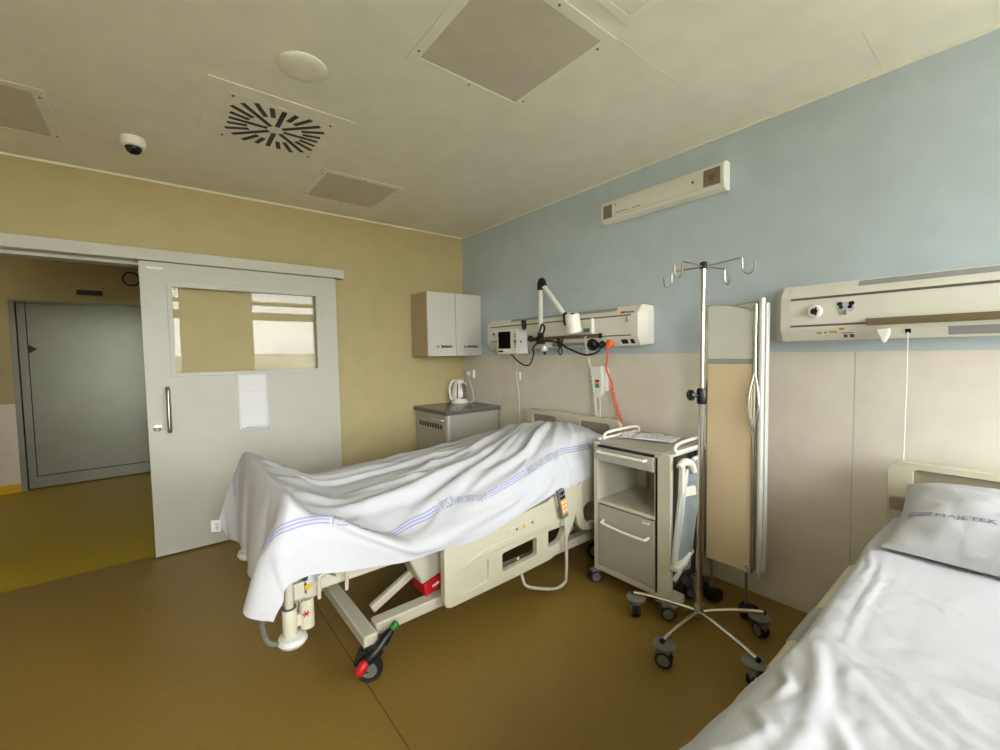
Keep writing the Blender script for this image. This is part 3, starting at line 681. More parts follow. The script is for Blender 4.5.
# upper frame
mb = MB()
mb.box(-2.46, -.2, -2.345, -2.30, .515, .575).box(-2.46, -.2, -1.31, -1.27, .515, .575).box(-2.50, -2.44, -2.345, -1.27, .50, .575).box(-.2, -.15, -2.345, -1.27, .50, .575)
for x in (-1.9, -1.35, -.8): mb.box(x, x+.05, -2.32, -1.29, .535, .575)
obj('upper_frame', mb, M['bedmetal'], B1, bevel=.006)
obj('deck_panel', MB().box(-2.42, -.22, -2.27, -1.34, .58, .595), M['bedmetal'], B1, bevel=.003)
obj('strap_hoop', MB().tube(cr([(-2.4, -2.365, .49), (-2.4, -2.375, .575), (-2.385, -2.378, .598), (-2.295, -2.378, .598), (-2.28, -2.375, .575), (-2.28, -2.365, .485)], 5), .0085, 8), M['bedmetal'], B1)
# base
mb = MB()
mb.box(-2.13, -.42, -2.325, -2.25, .175, .235).box(-2.13, -.42, -1.36, -1.29, .175, .235).box(-2.21, -2.14, -2.37, -1.24, .165, .225).box(-.45, -.37, -2.37, -1.24, .165, .225)
obj('base_frame', mb, M['bedmetal'], B1, bevel=.007)
for y in (-2.14, -1.5):
    obj('lift_arm', MB().bar((-2.08, y, .205), (-1.42, y, .53), .034, .045), M['bedmetal'], B1, bevel=.006)
    obj('lift_arm', MB().bar((-.5, y, .205), (-1.1, y, .53), .05, .055), M['bedmetal'], B1, bevel=.006)
obj('lift_strut', MB().bar((-2.3, -1.62, .50), (-1.95, -1.62, .20), .035, .04), M['bedmetal'], B1, bevel=.006)
obj('motor_housing', MB().prism([(-1.93, .50), (-1.74, .50), (-1.70, .40), (-1.70, .335), (-1.84, .30)], [], (0, -2.19, 0), (1, 0, 0), (0, 0, 1), .15), M['bedmetal'], B1, bevel=.012)
rb = obj('red_release', MB().prism([(-1.835, .30), (-1.70, .335), (-1.69, .275), (-1.825, .232)], [], (0, -2.20, 0), (1, 0, 0), (0, 0, 1), .15), M['red'], B1, bevel=.006, label='red release handle')
obj('print_marks', MB().obox((-1.765, -2.2765, .285), (.92, 0, .28), (0, 1, 0), (-.28, 0, .92), .022, .0012, .006), M['paper'], rb, smooth=False)
obj('cable_ring', MB().tube([(-1.97+.018*math.cos(a), -2.0, .40+.018*math.sin(a)) for a in [2*math.pi*k/16 for k in range(16)]], .008, 8, closed=True).lathe([(.012, -.01), (.012, .01)], (-1.97, -2.0, .40), (0, 1, 0), 12), M['dark'], B1)
# bumper, post, holder cup at the near foot corner
bx, by = -2.522, -2.365
obj('corner_post', MB().lathe([(.017, 0), (.018, .1), (.019, .185)], (bx, by, .42), (0, 0, 1), 20), M['bedmetal'], B1)
obj('bumper_sleeve', MB().lathe([(.027, 0), (.029, .03), (.029, .115), (.026, .12)], (bx, by, .372), (0, 0, 1), 22), M['bed'], B1)
obj('sleeve_ring', MB().lathe([(.028, 0), (.028, .005)], (bx, by, .492), (0, 0, 1), 22), M['groove'], B1)
obj('bumper_disc', MB().lathe([(.026, .0), (.050, .004), (.060, .02), (.053, .038), (.03, .046)], (bx+.008, by, .332), (0, 0, 1), 30), M['gasket'], B1)
obj('far_bumper_disc', MB().lathe([(.03, .0), (.068, .004), (.078, .022), (.07, .042), (.04, .05)], (bx+.02, -1.25, .30), (0, 0, 1), 30).lathe([(.03, 0), (.03, .2)], (bx+.02, -1.25, .34), (0, 0, 1), 16), M['gasket'], B1)
cup = []; n = 28
for r in (.029, .0245):
    row0 = []; row1 = []
    for k in range(n+1):
        a = 2*math.pi*k/n; zt = .512-.035*max(0, math.sin(a*1.0+.6))**4-.012*max(0, math.cos(a*2))
        row0.append((-2.452+r*math.cos(a), -2.362+r*math.sin(a), .385)); row1.append((-2.452+r*math.cos(a), -2.362+r*math.sin(a), zt))
    cup += [row0, row1] if r > .027 else [row1, row0]
obj('pole_socket', MB().grid(cup).bar((-2.50, -2.36, .43), (-2.47, -2.36, .43), .03, .05), M['bed'], B1, ang=60)
mb = MB()
for a in (0, .9, -1.0): mb.obox((-2.462, -2.395, .458), (math.cos(a), 0, math.sin(a)), (0, 1, 0), (-math.sin(a), 0, math.cos(a)), .016, .0016, .0016)
obj('red_scribble', mb, M['red'], B1, smooth=False)
obj('corner_bracket', MB().bar((-2.47, -2.33, .49), (-2.39, -2.34, .53), .02, .05).bar((-2.45, -2.3, .54), (-2.42, -2.3, .50), .03, .05), M['bedmetal'], B1, bevel=.006)
obj('yellow_tag', MB().box(-2.452, -2.43, -2.349, -2.346, .535, .56), M['ylabel'], B1, smooth=False)
tag(obj('spiral_hose', coil([(-2.60, -2.34, .52), (-2.622, -2.35, .46), (-2.612, -2.36, .39), (-2.585, -2.365, .362), (-2.55, -2.365, .355)], .0075, .0034, 34, 8), M['castergrey']), 'grey spiral cable looping down at the foot corner of the draped bed', 'cable')
# casters with brake pedals
def bed_caster(x, y, ang, pedal=False):
    r = .062; d = Vector((math.cos(ang), math.sin(ang), 0)); sd = Vector((-d.y, d.x, 0)); c = Vector((x, y, r+.001))
    f = obj('caster', MB().prism([(-.02, .0), (-.05, .03), (-.035, .075), (.02, .09), (.02, .10), (-.045, .098), (-.07, .04), (-.03, -.015), (.0, -.01)], [], c, d, (0, 0, 1), .046)
            .lathe([(.022, 0), (.022, .06)], (x, y, .115), (0, 0, 1), 14), M['dark'], B1, bevel=.003)
    obj('wheel', MB().lathe([(r*.72, -.017), (r*.95, -.019), (r, -.012), (r, .012), (r*.95, .019), (r*.72, .017)], c, sd, 28), M['dark'], f)
    obj('wheel_hub', MB().lathe([(r*.6, -.018), (r*.62, .018)], c, sd, 24), M['castergrey'], f)
    if pedal:
        pd = Vector((.82, 0, .57))
        pts = [Vector((-2.225, y-.035, .115)), Vector((-2.19, y-.04, .145)), Vector((-2.15, y-.04, .17)), Vector((-2.11, y-.035, .205)), Vector((-2.075, y-.03, .228))]
        p = obj('brake_pedal', MB().tube(cr(pts, 5), [.014, .018, .022, .025, .026, .027, .028, .029, .029, .029, .029, .028, .027, .026, .025, .024, .022, .02, .018, .016, .012], 12), M['black'], f)
        obj('red_pad', MB().tube([(-2.262, y-.045, .088), (-2.252, y-.045, .10), (-2.226, y-.045, .125), (-2.215, y-.045, .132)], [.012, .024, .024, .016], 12), M['red'], p)
        obj('green_pad', MB().tube([(-2.085, y-.03, .222), (-2.075, y-.03, .229), (-2.055, y-.028, .24), (-2.048, y-.028, .244)], [.014, .019, .019, .01], 12), M['green'], p)
        obj('pedal_bolt', MB().lathe([(.013, 0), (.01, .006)], (-2.135, y-.062, .17), (0, -1, 0), 12), M['steel'], p)
bed_caster(-2.185, -2.365, -0.55, True); bed_caster(-2.17, -1.25, .4); bed_caster(-.41, -2.3, 2.4); bed_caster(-.41, -1.27, .5)
# near side rails
RY = -2.372
hull = [(-1.775, .62), (-1.778, .225), (-1.765, .20), (-1.735, .192), (-1.70, .192), (-1.30, .20), (-.98, .213), (-.90, .24), (-.82, .30), (-.76, .38), (-.72, .48), (-.70, .58), (-.70, .66), (-.73, .69), (-.80, .69), (-1.0, .60), (-1.2, .58)]
w1 = [(-1.373, .378), (-1.11, .396), (-1.10, .388), (-1.10, .287), (-1.112, .279), (-1.37, .266), (-1.38, .275), (-1.38, .37)]
w2 = [(-.997, .403), (-.845, .40), (-.838, .388), (-.884, .318), (-.90, .308), (-.985, .296), (-.997, .305)]
rc = [(-1.715, .372), (-1.49, .378), (-1.482, .37), (-1.485, .262), (-1.495, .254), (-1.70, .240), (-1.715, .25)]
sr = obj('side_rail', MB().prism(hull, [w1, w2, rc], (0, RY, 0), (1, 0, 0), (0, 0, 1), .045), M['bed'], B1, bevel=.007, seg=3)
obj('rail_recess', MB().box(-1.72, -1.475, RY-.008, RY+.01, .235, .385), M['bed'], sr, smooth=False)
obj('rail_rib', MB().prism([(-1.66, .40), (-1.50, .455), (-.98, .462), (-.80, .452), (-.98, .435), (-1.42, .415)], [], (0, RY-.024, 0), (1, 0, 0), (0, 0, 1), .012), M['bed'], sr, bevel=.005)
obj('control_plate', MB().prism([(-1.34, .488), (-1.325, .512), (-1.09, .522), (-1.075, .51), (-1.09, .492), (-1.325, .478)], [], (0, RY-.0225, 0), (1, 0, 0), (0, 0, 1), .006), M['bed'], sr, bevel=.002)
for x, z in ((-1.27, .497), (-1.14, .505)): obj('control_key', MB().lathe([(.009, 0), (.008, .004)], (x, RY-.0245, z), (0, -1, 0), 14), M['remotegrey'], sr)
obj('warning_triangle', MB().prism([(-1.225, .49), (-1.195, .492), (-1.21, .517)], [], (0, RY-.026, 0), (1, 0, 0), (0, 0, 1), .002), M['ylabel'], sr, smooth=False)
ho = [(-.675, .64), (-.705, .52), (-.712, .43), (-.69, .36), (-.64, .305), (-.56, .285), (-.30, .285), (-.22, .33), (-.2, .45), (-.2, .66), (-.24, .69), (-.62, .69)]
hh = [(-.635, .46), (-.60, .49), (-.32, .49), (-.28, .46), (-.30, .37), (-.34, .345), (-.58, .345), (-.625, .385)]
obj('head_side_rail', MB().prism(ho, [hh], (0, RY+.012, 0), (1, 0, 0), (0, 0, 1), .045), M['bed'], B1, bevel=.01, seg=3)
# far rail (mostly hidden)
obj('side_rail', MB().prism(hull, [w1, w2], (0, -1.235, 0), (1, 0, 0), (0, 0, 1), .04), M['bed'], B1, bevel=.006)
# hand control hanging on the rail
t = thing('bed_remote', 'grey hand control with orange keypad hung on the side rail of the draped bed', 'remote', (-.86, -2.43, .5))
ctop = Vector((-.925, -2.43, .668)); cb = Vector((-.885, -2.43, .482)); dz = (ctop-cb).normalized(); cxx = Vector((1, 0, .2)).normalized(); cm = (ctop+cb)/2
cy_ = Vector((0, 1, 0)); cxx = dz.cross(cy_)*-1
r_ = obj('casing', MB().obox(cm, cxx, cy_, dz, .029, .014, .098), M['remotegrey'], t, bevel=.006)
obj('keypad', MB().obox(cm-cy_*.0145-dz*.018, cxx, cy_, dz, .024, .0015, .05), M['orangekey'], t, bevel=.001)
for i in range(3):
    for k in (-1, 1): obj('key', MB().obox(cm-cy_*.0165+dz*(.015-.03*i)+cxx*k*.012, cxx, cy_, dz, .007, .0015, .008), M['white'], t, bevel=.001)
obj('key_panel', MB().obox(cm-cy_*.0145+dz*.062, cxx, cy_, dz, .024, .0015, .024), M['black'], t, bevel=.001)
for k in (-1, 1): obj('key', MB().lathe([(.009, 0), (.008, .003)], cm-cy_*.016+dz*.065+cxx*k*.013, (0, -1, 0), 12), M['traygrey'], t)
obj('rail_hook', MB().obox(cm+cy_*.022+dz*.03-cxx*.01, cxx, cy_, dz, .022, .012, .05), M['bed'], t, bevel=.004)
obj('cable', MB().tube(cr([cb, (-.887, -2.44, .42), (-.885, -2.445, .25), (-.89, -2.445, .11), (-.905, -2.445, .055), (-.98, -2.44, .04), (-1.10, -2.42, .075), (-1.2, -2.40, .12), (-1.215, -2.38, .17), (-1.21, -2.33, .28)], 8), .0105, 10), M['cablegrey'], t)

# ------------------------------------------------------------------ draped sheet
S = [
 [(-2.61, -1.20, .43), (-2.60, -1.25, .44), (-2.57, -1.35, .45), (-2.58, -1.55, .47), (-2.58, -1.78, .478), (-2.61, -2.0, .51), (-2.60, -2.16, .545), (-2.672, -2.33, .517), (-2.587, -2.42, .49)],
 [(-2.655, -1.19, .56), (-2.615, -1.22, .68), (-2.565, -1.33, .72), (-2.565, -1.55, .72), (-2.565, -1.8, .72), (-2.57, -2.05, .73), (-2.56, -2.2, .76), (-2.60, -2.355, .74), (-2.55, -2.415, .565)],
 [(-2.56, -1.215, .66), (-2.55, -1.235, .82), (-2.535, -1.295, .955), (-2.53, -1.55, .965), (-2.527, -1.8, .95), (-2.52, -2.08, .945), (-2.505, -2.325, .94), (-2.535, -2.41, .78), (-2.52, -2.42, .628)],
 [(-2.38, -1.22, .60), (-2.40, -1.24, .76), (-2.44, -1.30, .935), (-2.44, -1.55, .945), (-2.44, -1.8, .93), (-2.43, -2.06, .915), (-2.38, -2.28, .835), (-2.365, -2.405, .84), (-2.38, -2.42, .618)],
 [(-2.18, -1.22, .52), (-2.2, -1.24, .68), (-2.2, -1.31, .785), (-2.2, -1.55, .815), (-2.2, -1.8, .81), (-2.2, -2.05, .79), (-2.17, -2.285, .705), (-2.19, -2.425, .735), (-2.16, -2.425, .572)],
 [(-1.9, -1.21, .50), (-1.9, -1.24, .68), (-1.9, -1.31, .775), (-1.9, -1.53, .812), (-1.9, -1.78, .82), (-1.9, -2.08, .805), (-1.88, -2.33, .665), (-1.93, -2.432, .605), (-1.87, -2.43, .545)],
 [(-1.5, -1.20, .50), (-1.5, -1.22, .70), (-1.5, -1.31, .775), (-1.5, -1.52, .818), (-1.5, -1.77, .856), (-1.5, -2.08, .85), (-1.5, -2.335, .755), (-1.5, -2.415, .65), (-1.5, -2.425, .543)],
 [(-1.1, -1.20, .52), (-1.1, -1.22, .74), (-1.1, -1.31, .80), (-1.1, -1.52, .852), (-1.1, -1.77, .908), (-1.1, -2.05, .925), (-1.1, -2.29, .85), (-1.1, -2.395, .735), (-1.1, -2.42, .624)],
 [(-.8, -1.20, .56), (-.8, -1.22, .78), (-.8, -1.31, .83), (-.8, -1.5, .888), (-.8, -1.75, .958), (-.8, -2.03, .998), (-.8, -2.28, .945), (-.8, -2.385, .80), (-.8, -2.42, .668)],
 [(-.5, -1.20, .60), (-.5, -1.22, .79), (-.5, -1.31, .85), (-.5, -1.5, .915), (-.5, -1.74, .975), (-.5, -2.01, 1.005), (-.5, -2.30, .945), (-.5, -2.375, .82), (-.5, -2.405, .682)],
 [(-.24, -1.20, .60), (-.24, -1.22, .76), (-.24, -1.31, .84), (-.22, -1.5, .90), (-.2, -1.74, .94), (-.2, -2.02, .94), (-.22, -2.29, .88), (-.24, -2.37, .79), (-.24, -2.40, .69)],
]
NU, NV = 150, 130
P = net_surface(S, NU, NV)
N = normals(P)
if N[NU//2, NV//2, 2] < 0: N = -N
def polydist(x, y, pl):
    best = np.full(x.shape, 9.0); par = np.zeros(x.shape)
    n = len(pl)-1
    for i in range(n):
        ax_, ay_ = pl[i]; bx_, by_ = pl[i+1]; dx, dy = bx_-ax_, by_-ay_
        tt = np.clip(((x-ax_)*dx+(y-ay_)*dy)/(dx*dx+dy*dy), 0, 1)
        d = np.hypot(x-ax_-tt*dx, y-ay_-tt*dy); m = d < best
        best[m] = d[m]; par[m] = ((i+tt)/n)[m]
    return best, par
def crease(D, x, y, pl, A, w, mask=1.0, side=0.6):
    d, t = polydist(x, y, pl); e = np.sin(np.pi*np.clip(.04+.92*t, 0, 1))**.6
    D += A*e*mask*(np.exp(-(d/w)**2)-side*np.exp(-((d-1.9*w)/w)**2))
X, Y, Z = P[..., 0], P[..., 1], P[..., 2]
U_ = np.linspace(0, 1, NU)[:, None]*np.ones((1, NV)); V_ = np.linspace(0, 8, NV)[None, :]*np.ones((NU, 1))
D = np.zeros((NU, NV))
top = smooth01((V_-1.7)/.6)*smooth01((6.6-V_)/.8)*smooth01((U_*10-2.6)/.8)
for pl, A, w in (([(-2.42, -1.36), (-2.2, -1.45), (-1.9, -1.49), (-1.24, -1.47)], .016, .022), ([(-2.44, -1.55), (-2.28, -1.70), (-1.83, -1.73), (-1.17, -1.79)], .02, .024),
                 ([(-2.4, -2.22), (-2.19, -2.12), (-1.81, -2.13), (-1.14, -2.01), (-.7, -1.85)], .022, .03), ([(-1.95, -2.30), (-1.19, -2.10), (-.5, -1.82)], .024, .032),
                 ([(-1.8, -1.93), (-1.2, -1.88), (-.7, -1.70)], .018, .026), ([(-1.7, -1.6), (-1.2, -1.62), (-.75, -1.6)], .016, .024),
                 ([(-1.5, -2.28), (-1.0, -2.20), (-.6, -2.0)], .02, .028), ([(-2.1, -1.95), (-1.7, -2.02), (-1.3, -1.96)], .014, .022), ([(-1.9, -1.40), (-1.4, -1.40), (-.8, -1.44)], .012, .02),
                 ([(-1.25, -2.02), (-.9, -1.93), (-.6, -1.78)], .014, .018), ([(-1.05, -1.72), (-.8, -1.70), (-.55, -1.66)], .012, .018), ([(-1.1, -2.24), (-.8, -2.14), (-.62, -2.04)], .014, .02)):
    crease(D, X, Y, pl, A, w, top)
nz = np.array([[noise.noise(Vector((X[i, j]*2.2, Y[i, j]*7+X[i, j]*1.2, Z[i, j]*2+3))) for j in range(NV)] for i in range(NU)])
nf = np.array([[noise.noise(Vector((X[i, j]*9, Y[i, j]*12, Z[i, j]*9))) for j in range(NV)] for i in range(NU)])
ang_ = np.arctan2(Y+1.55, -X-.05)*9; rad_ = np.hypot(Y+1.55, X+.05)
rid = np.array([[1-abs(noise.noise(Vector((ang_[i, j], rad_[i, j]*1.3, 5)))) for j in range(NV)] for i in range(NU)])
D += top*(.007*nz+.0022*nf+.026*(rid**7-.25)*smooth01((rad_-.35)/.4))
near = smooth01((V_-6.0)/.8)*smooth01((U_*10-2.5)/1.0)
D += near*(.012*np.sin((X*5.2+Z*7.0))*smooth01((8-V_)/.9*.7+.2)+.006*nz)
# long pull creases on the near hang, running up towards the head
for pl, A, w in (([(-1.75, .62), (-1.3, .68), (-.9, .88)], .013, .025), ([(-1.5, .70), (-1.15, .78), (-.95, .92)], .012, .022), ([(-1.3, .60), (-1.05, .68), (-.86, .86)], .009, .02), ([(-.825, .97), (-.82, .64)], .016, .012)):
    crease(D, X, Z, pl, A, w, near)
# flap crease near the foot
crease(D, X, Z, [(-2.50, .93), (-2.33, .83), (-2.2, .745), (-1.95, .585)], .010, .016, smooth01((V_-5.8)/.6), .6)
foot = smooth01((2.2-U_*10)/.8)
D += foot*((.030*np.abs(np.sin(Y*6.5+Z*.8+.5))**.6-.016)*smooth01((.97-Z)/.35)+.006*nz)
D += (1-np.maximum(np.maximum(top, near), foot))*.003*nz
# the mattress, boards and rail lie under the cloth: folds push outward only as far as the cloth clears them
P = P+N*np.clip(D, -.022, .042)[..., None]
# slightly wavy hem
P[:, -1, 2] += .004*np.sin(np.arange(NU)*.35)
seg = np.linalg.norm(np.diff(P, axis=1), axis=2)
vl = np.zeros((NU, NV)); vl[:, :-1] = np.cumsum(seg[:, ::-1], axis=1)[:, ::-1]      # metres from the near hem
jm = int(NV*6.6/8)
us = np.concatenate([[0], np.cumsum(np.linalg.norm(np.diff(P[:, jm], axis=0), axis=1))])
i22 = np.argmin(np.abs(P[:, jm, 0]+2.0)+(np.arange(NU) < NU*.3)*5)
ul = us[i22]+2.0-us                                                                     # metres along the bed, head = 0
zst = np.interp(-ul, [-1.83, -1.48, -1.12, -.92, -.78, -.54], [.727, .736, .806, .86, .891, .885])
kst = np.ones((NU, 1))
for i in range(NU):
    jj = np.arange(NV-1, int(NV*.55), -1); v_ = np.interp(zst[i], P[i, jj, 2], vl[i, jj])
    kst[i, 0] = .233/max(v_, .12)
i0 = int(np.argmin(np.abs(ul-1.72))); far_ = ul > ul[i0]
kst[far_, 0] = np.interp(ul[far_], [ul[i0], 2.35], [kst[i0, 0], 1.0])
tot = vl[:, :1]
mb = MB(); mb.grid([[tuple(p) for p in r] for r in P])
ncl = len(mb.f)
def sample(u, v):
    fi = np.interp(-u, -ul, np.arange(NU)); i0 = int(min(fi, NU-2)); a = fi-i0
    def at(i):
        fj = np.interp(v, vl[i, ::-1]*kst[i, 0], np.arange(NV)[::-1]); j = int(min(fj, NV-2)); b = fj-j
        return P[i, j]*(1-b)+P[i, j+1]*b, N[i, j]
    p0, n0 = at(i0); p1, n1 = at(i0+1)
    return p0*(1-a)+p1*a, n0*(1-a)+n1*a
mb.cur = 1
tv, tf = text_mesh('MAJETEK FN PLZE\u0147', .05)
wd = max(p[0] for p in tv); sc_ = .305/wd
def lay(u0, vbase):
    vs = []
    for p in tv:
        q, nn = sample(u0+p[0]*sc_, vbase+p[1]*1.35)
        vs.append(tuple(q+nn*.0055))
    mb.add(vs, tf)
for u0 in (.81, 1.46, 2.11): lay(u0, .209)
mb.cur = 0
sh = obj('bed_sheet', mb, [M['sheet'], M['letters']], ang=180)
sh['label'] = 'white sheet with blue stripes and mirrored lettering draped over the whole bed'; sh['category'] = 'sheet'
uvl = sh.data.uv_layers.new(name='cloth')
flat_u = np.repeat(ul[:, None], NV, 1).ravel(); flat_v = np.minimum(vl*kst, np.maximum(tot-vl, 0)).ravel()
nc = NU*NV
for lp in sh.data.loops:
    k = lp.vertex_index
    uvl.data[lp.index].uv = (flat_u[k], flat_v[k]) if k < nc else (0, 0)
# cloth label at the far foot corner
tg = obj('care_tag', MB().prism([(-.03, -.035), (.03, -.035), (.03, .035), (-.03, .035)], [], (-2.675, -1.195, .525), (.78, -.62, .05), (0, 0, 1), .002), M['paper'], sh)
mb = MB()
for z in (.54, .528, .515, .505): mb.obox((-2.668-.0012, -1.199-.0012, z), (.78, -.62, .05), (0, 0, 1), (-.62, -.78, 0), .012, .002, .0008)
obj('tag_print', mb, M['ink'], tg, smooth=False)

# ------------------------------------------------------------------ nightstand
t = thing('nightstand', 'ivory and grey wheeled bedside cabinet with open shelf, beside the draped bed', 'nightstand', (-.4, -2.77, 0))
nx0, nx1, ny0, ny1, nt = -.665, -.15, -3.045, -2.495, .955
obj('left_side', MB().box(nx0, nx1, -2.53, ny1, .09, nt-.02), M['nsbody'], t, bevel=.004)
M['shadeside'] = mat('side_panel_painted_shade', (74, 70, 62), 0.6)  # shade below the top's overhang, painted into the side panel's colour
obj('right_side', MB().box(nx0, nx1, -2.965, -2.945, .09, nt-.02), M['shadeside'], t, bevel=.003)
obj('column', MB().box(nx0, nx0+.03, ny0, -2.94, .075, nt-.008), M['nsbody'], t, bevel=.006)
obj('rear_column', MB().box(nx1-.06, nx1, ny0, -2.94, .075, nt-.008), M['nsbody'], t, bevel=.006)
obj('back', MB().box(nx1-.02, nx1, -2.95, -2.52, .12, nt-.03), M['nsgrey'], t, smooth=False)
obj('inner_post', MB().box(nx1-.06, nx1-.02, -2.60, -2.53, .57, .85), M['nsbody'], t, bevel=.003)
obj('shelf', MB().box(nx0, nx1-.02, -2.945, -2.53, .553, .575), M['nsbody'], t, bevel=.003)
obj('bottom_panel', MB().box(nx0, nx1-.02, -2.945, -2.53, .095, .135), M['nsbody'], t, bevel=.004)
obj('top', MB().box(nx0+.005, nx1+.02, -2.985, -2.515, nt-.012, nt+.006), M['nsgrey'], t, bevel=.004)
for y in (-2.51, -3.01):
    obj('top_edge', MB().box(nx0, nx1+.02, y-.03, y+.015 if y > -2.6 else y+.03, nt-.015, nt+.004), M['nsbody'], t, bevel=.006)
dr = obj('drawer', MB().box(nx0-.012, nx0+.01, -2.938, -2.512, .842, .928), M['nsgrey'], t, bevel=.003)
obj('drawer_box', MB().box(nx0+.01, nx1-.04, -2.93, -2.54, .85, .92), M['nsgrey'], dr, smooth=False)
obj('handle', MB().tube(cr([(nx0-.01, -2.555, .905), (nx0-.035, -2.56, .905), (nx0-.038, -2.58, .905), (nx0-.038, -2.87, .905), (nx0-.035, -2.89, .905), (nx0-.01, -2.895, .905)], 4), .0085, 10), M['white'], dr)
obj('drawer_slot', MB().box(nx0-.004, nx0+.02, -2.93, -2.53, .93, .942), M['dark'], t, smooth=False)
obj('slot_mark', MB().box(nx0-.013, nx0-.011, -2.53, -2.545, .885, .905), M['dark'], dr, smooth=False)
dd = obj('door', MB().box(nx0-.002, nx0+.016, -2.938, -2.535, .142, .545), M['nsgrey'], t, bevel=.003)
obj('door_cabinet_back', MB().box(nx0+.02, nx0+.03, -2.94, -2.53, .135, .553), M['dark'], t, smooth=False)
obj('handle', MB().tube(cr([(nx0-.0, -2.575, .445), (nx0-.03, -2.58, .44), (nx0-.034, -2.6, .437), (nx0-.034, -2.74, .425), (nx0-.034, -2.88, .425), (nx0-.03, -2.9, .43), (nx0, -2.905, .435)], 4), .0085, 10), M['white'], dd)
obj('door_label', MB().box(nx0-.0035, nx0-.002, -2.865, -2.915, .515, .533), M['paper'], dd, smooth=False)
obj('label_print', MB().box(nx0-.0045, nx0-.003, -2.87, -2.905, .526, .531), M['red'], dd, smooth=False)
for (y, sg) in ((-2.505, 1), (-3.015, -1)):
    a = [(nx0+.10, y, nt), (nx0+.10, y, nt+.03), (nx0+.13, y, nt+.045), (nx0+.22, y, nt+.052), (nx0+.40, y, nt+.052), (nx1-.03, y, nt+.045), (nx1-.005, y, nt+.03), (nx1-.005, y, nt)]
    obj('tray_rail', MB().tube(cr(a, 5), .0095, 10), M['white'], t)
    obj('tray_edge_rod', MB().tube([(nx0+.07, y-sg*-.02, nt+.008), (nx1, y-sg*-.02, nt+.008)], .0085, 8), M['white'], t)
obj('foot', MB().box(nx0-.01, nx0+.11, -3.075, -2.95, .075, .12), M['nsbody'], t, bevel=.006)
for (x, y, a) in ((-.665, -2.505, 2.6), (-.675, -3.035, 2.2), (-.20, -2.51, .6), (-.2, -3.03, .9)): caster(t, x, y, a, .042, .10)
# folded over-bed table leaf hanging on the right side
c0 = Vector((-.55, -3.09, .60)); lean = Vector((.085, -.07, 1)).normalized(); fx = Vector((1, -.25, 0)).normalized(); fn = fx.cross(lean).normalized()
obj('tray_leaf', MB().obox(c0, fx, fn, lean, .06, .009, .33), M['traygrey'], t, bevel=.005)
obj('tray_leaf_rim', MB().prism([(-.065, .23), (-.065, .27), (-.04, .31), (.0, .34), (.065, .35), (.065, .23)], [], c0-fn*.006, fx, lean, .026), M['white'], t, bevel=.006)
obj('tray_edge', MB().obox(c0-fx*.068, fx, fn, lean, .012, .016, .28), M['alu'], t, bevel=.004)
obj('tray_arm', MB().tube(cr([(-.66, -3.09, .90), (-.62, -3.10, .925), (-.575, -3.115, .91), (-.55, -3.12, .86)], 5), [.02]*3+[.022]*10+[.02]*3, 10).bar((-.625, -3.09, .90), (-.625, -3.085, .74), .026, .026).bar((-.60, -3.07, .745), (-.53, -3.11, .755), .05, .055), M['ivory'], t, bevel=.005)
obj('tray_post', MB().bar((-.625, -3.085, .74), (-.672, -3.068, .33), .022, .026), M['alu'], t, bevel=.004)
obj('tray_lower_bracket', MB().prism([(-.68, .30), (-.58, .315), (-.52, .365), (-.535, .38), (-.59, .345), (-.68, .33)], [], (0, -3.075, 0), (1, 0, 0), (0, 0, 1), .05), M['ivory'], t, bevel=.006)
obj('tray_brace', MB().bar((-.60, -3.03, .20), (-.40, -3.04, .33), .02, .025), M['ivory'], t, bevel=.004)
# papers on the nightstand
def paper(label, cx_, cy_, rot, w, h, bend, z=0.0):
    rot = math.radians(rot); ca, sa = math.cos(rot), math.sin(rot); n = 10
    t = thing('printed_sheet', label, 'paper', (cx_, cy_, nt+.007+z))
    G_ = []
    for i in range(n+1):
        r = []
        for j in range(n+1):
            a = (i/n-.5)*w; b = (j/n-.5)*h; zz = nt+.0085+z+bend*max(0, abs(i/n-.5)-.25)**1.5+.004*math.sin(j*.9)*(i/n)
            r.append((cx_+a*ca-b*sa, cy_+a*sa+b*ca, zz))
        G_.append(r)
    obj('paper', MB().grid(G_), M['paper'], t, ang=180, solid=.0008)
    mb = MB()
    for k in range(7):
        b = (-.36+.11*k)*h; a0 = -.4*w; a1 = (.38-.22*((k*7) % 3)/2)*w; m = 6; row0 = []; row1 = []
        for i in range(m+1):
            a = a0+(a1-a0)*i/m; zz = nt+.0105+z+bend*max(0, abs(a/w)-.25)**1.5+.0045
            row0.append((cx_+a*ca-b*sa, cy_+a*sa+b*ca, zz)); b2 = b+.003
            row1.append((cx_+a*ca-b2*sa, cy_+a*sa+b2*ca, zz))
        mb.grid([row0, row1])
    obj('printed_lines', mb, M['fineprint'], t, smooth=False, solid=.0005)
paper('white printed sheet with curled corner at the bed end of the nightstand top', -.34, -2.645, 30, .21, .29, .09)
paper('white printed sheet lying flat in the middle of the nightstand top', -.33, -2.74, 12, .21, .29, .03, .006)

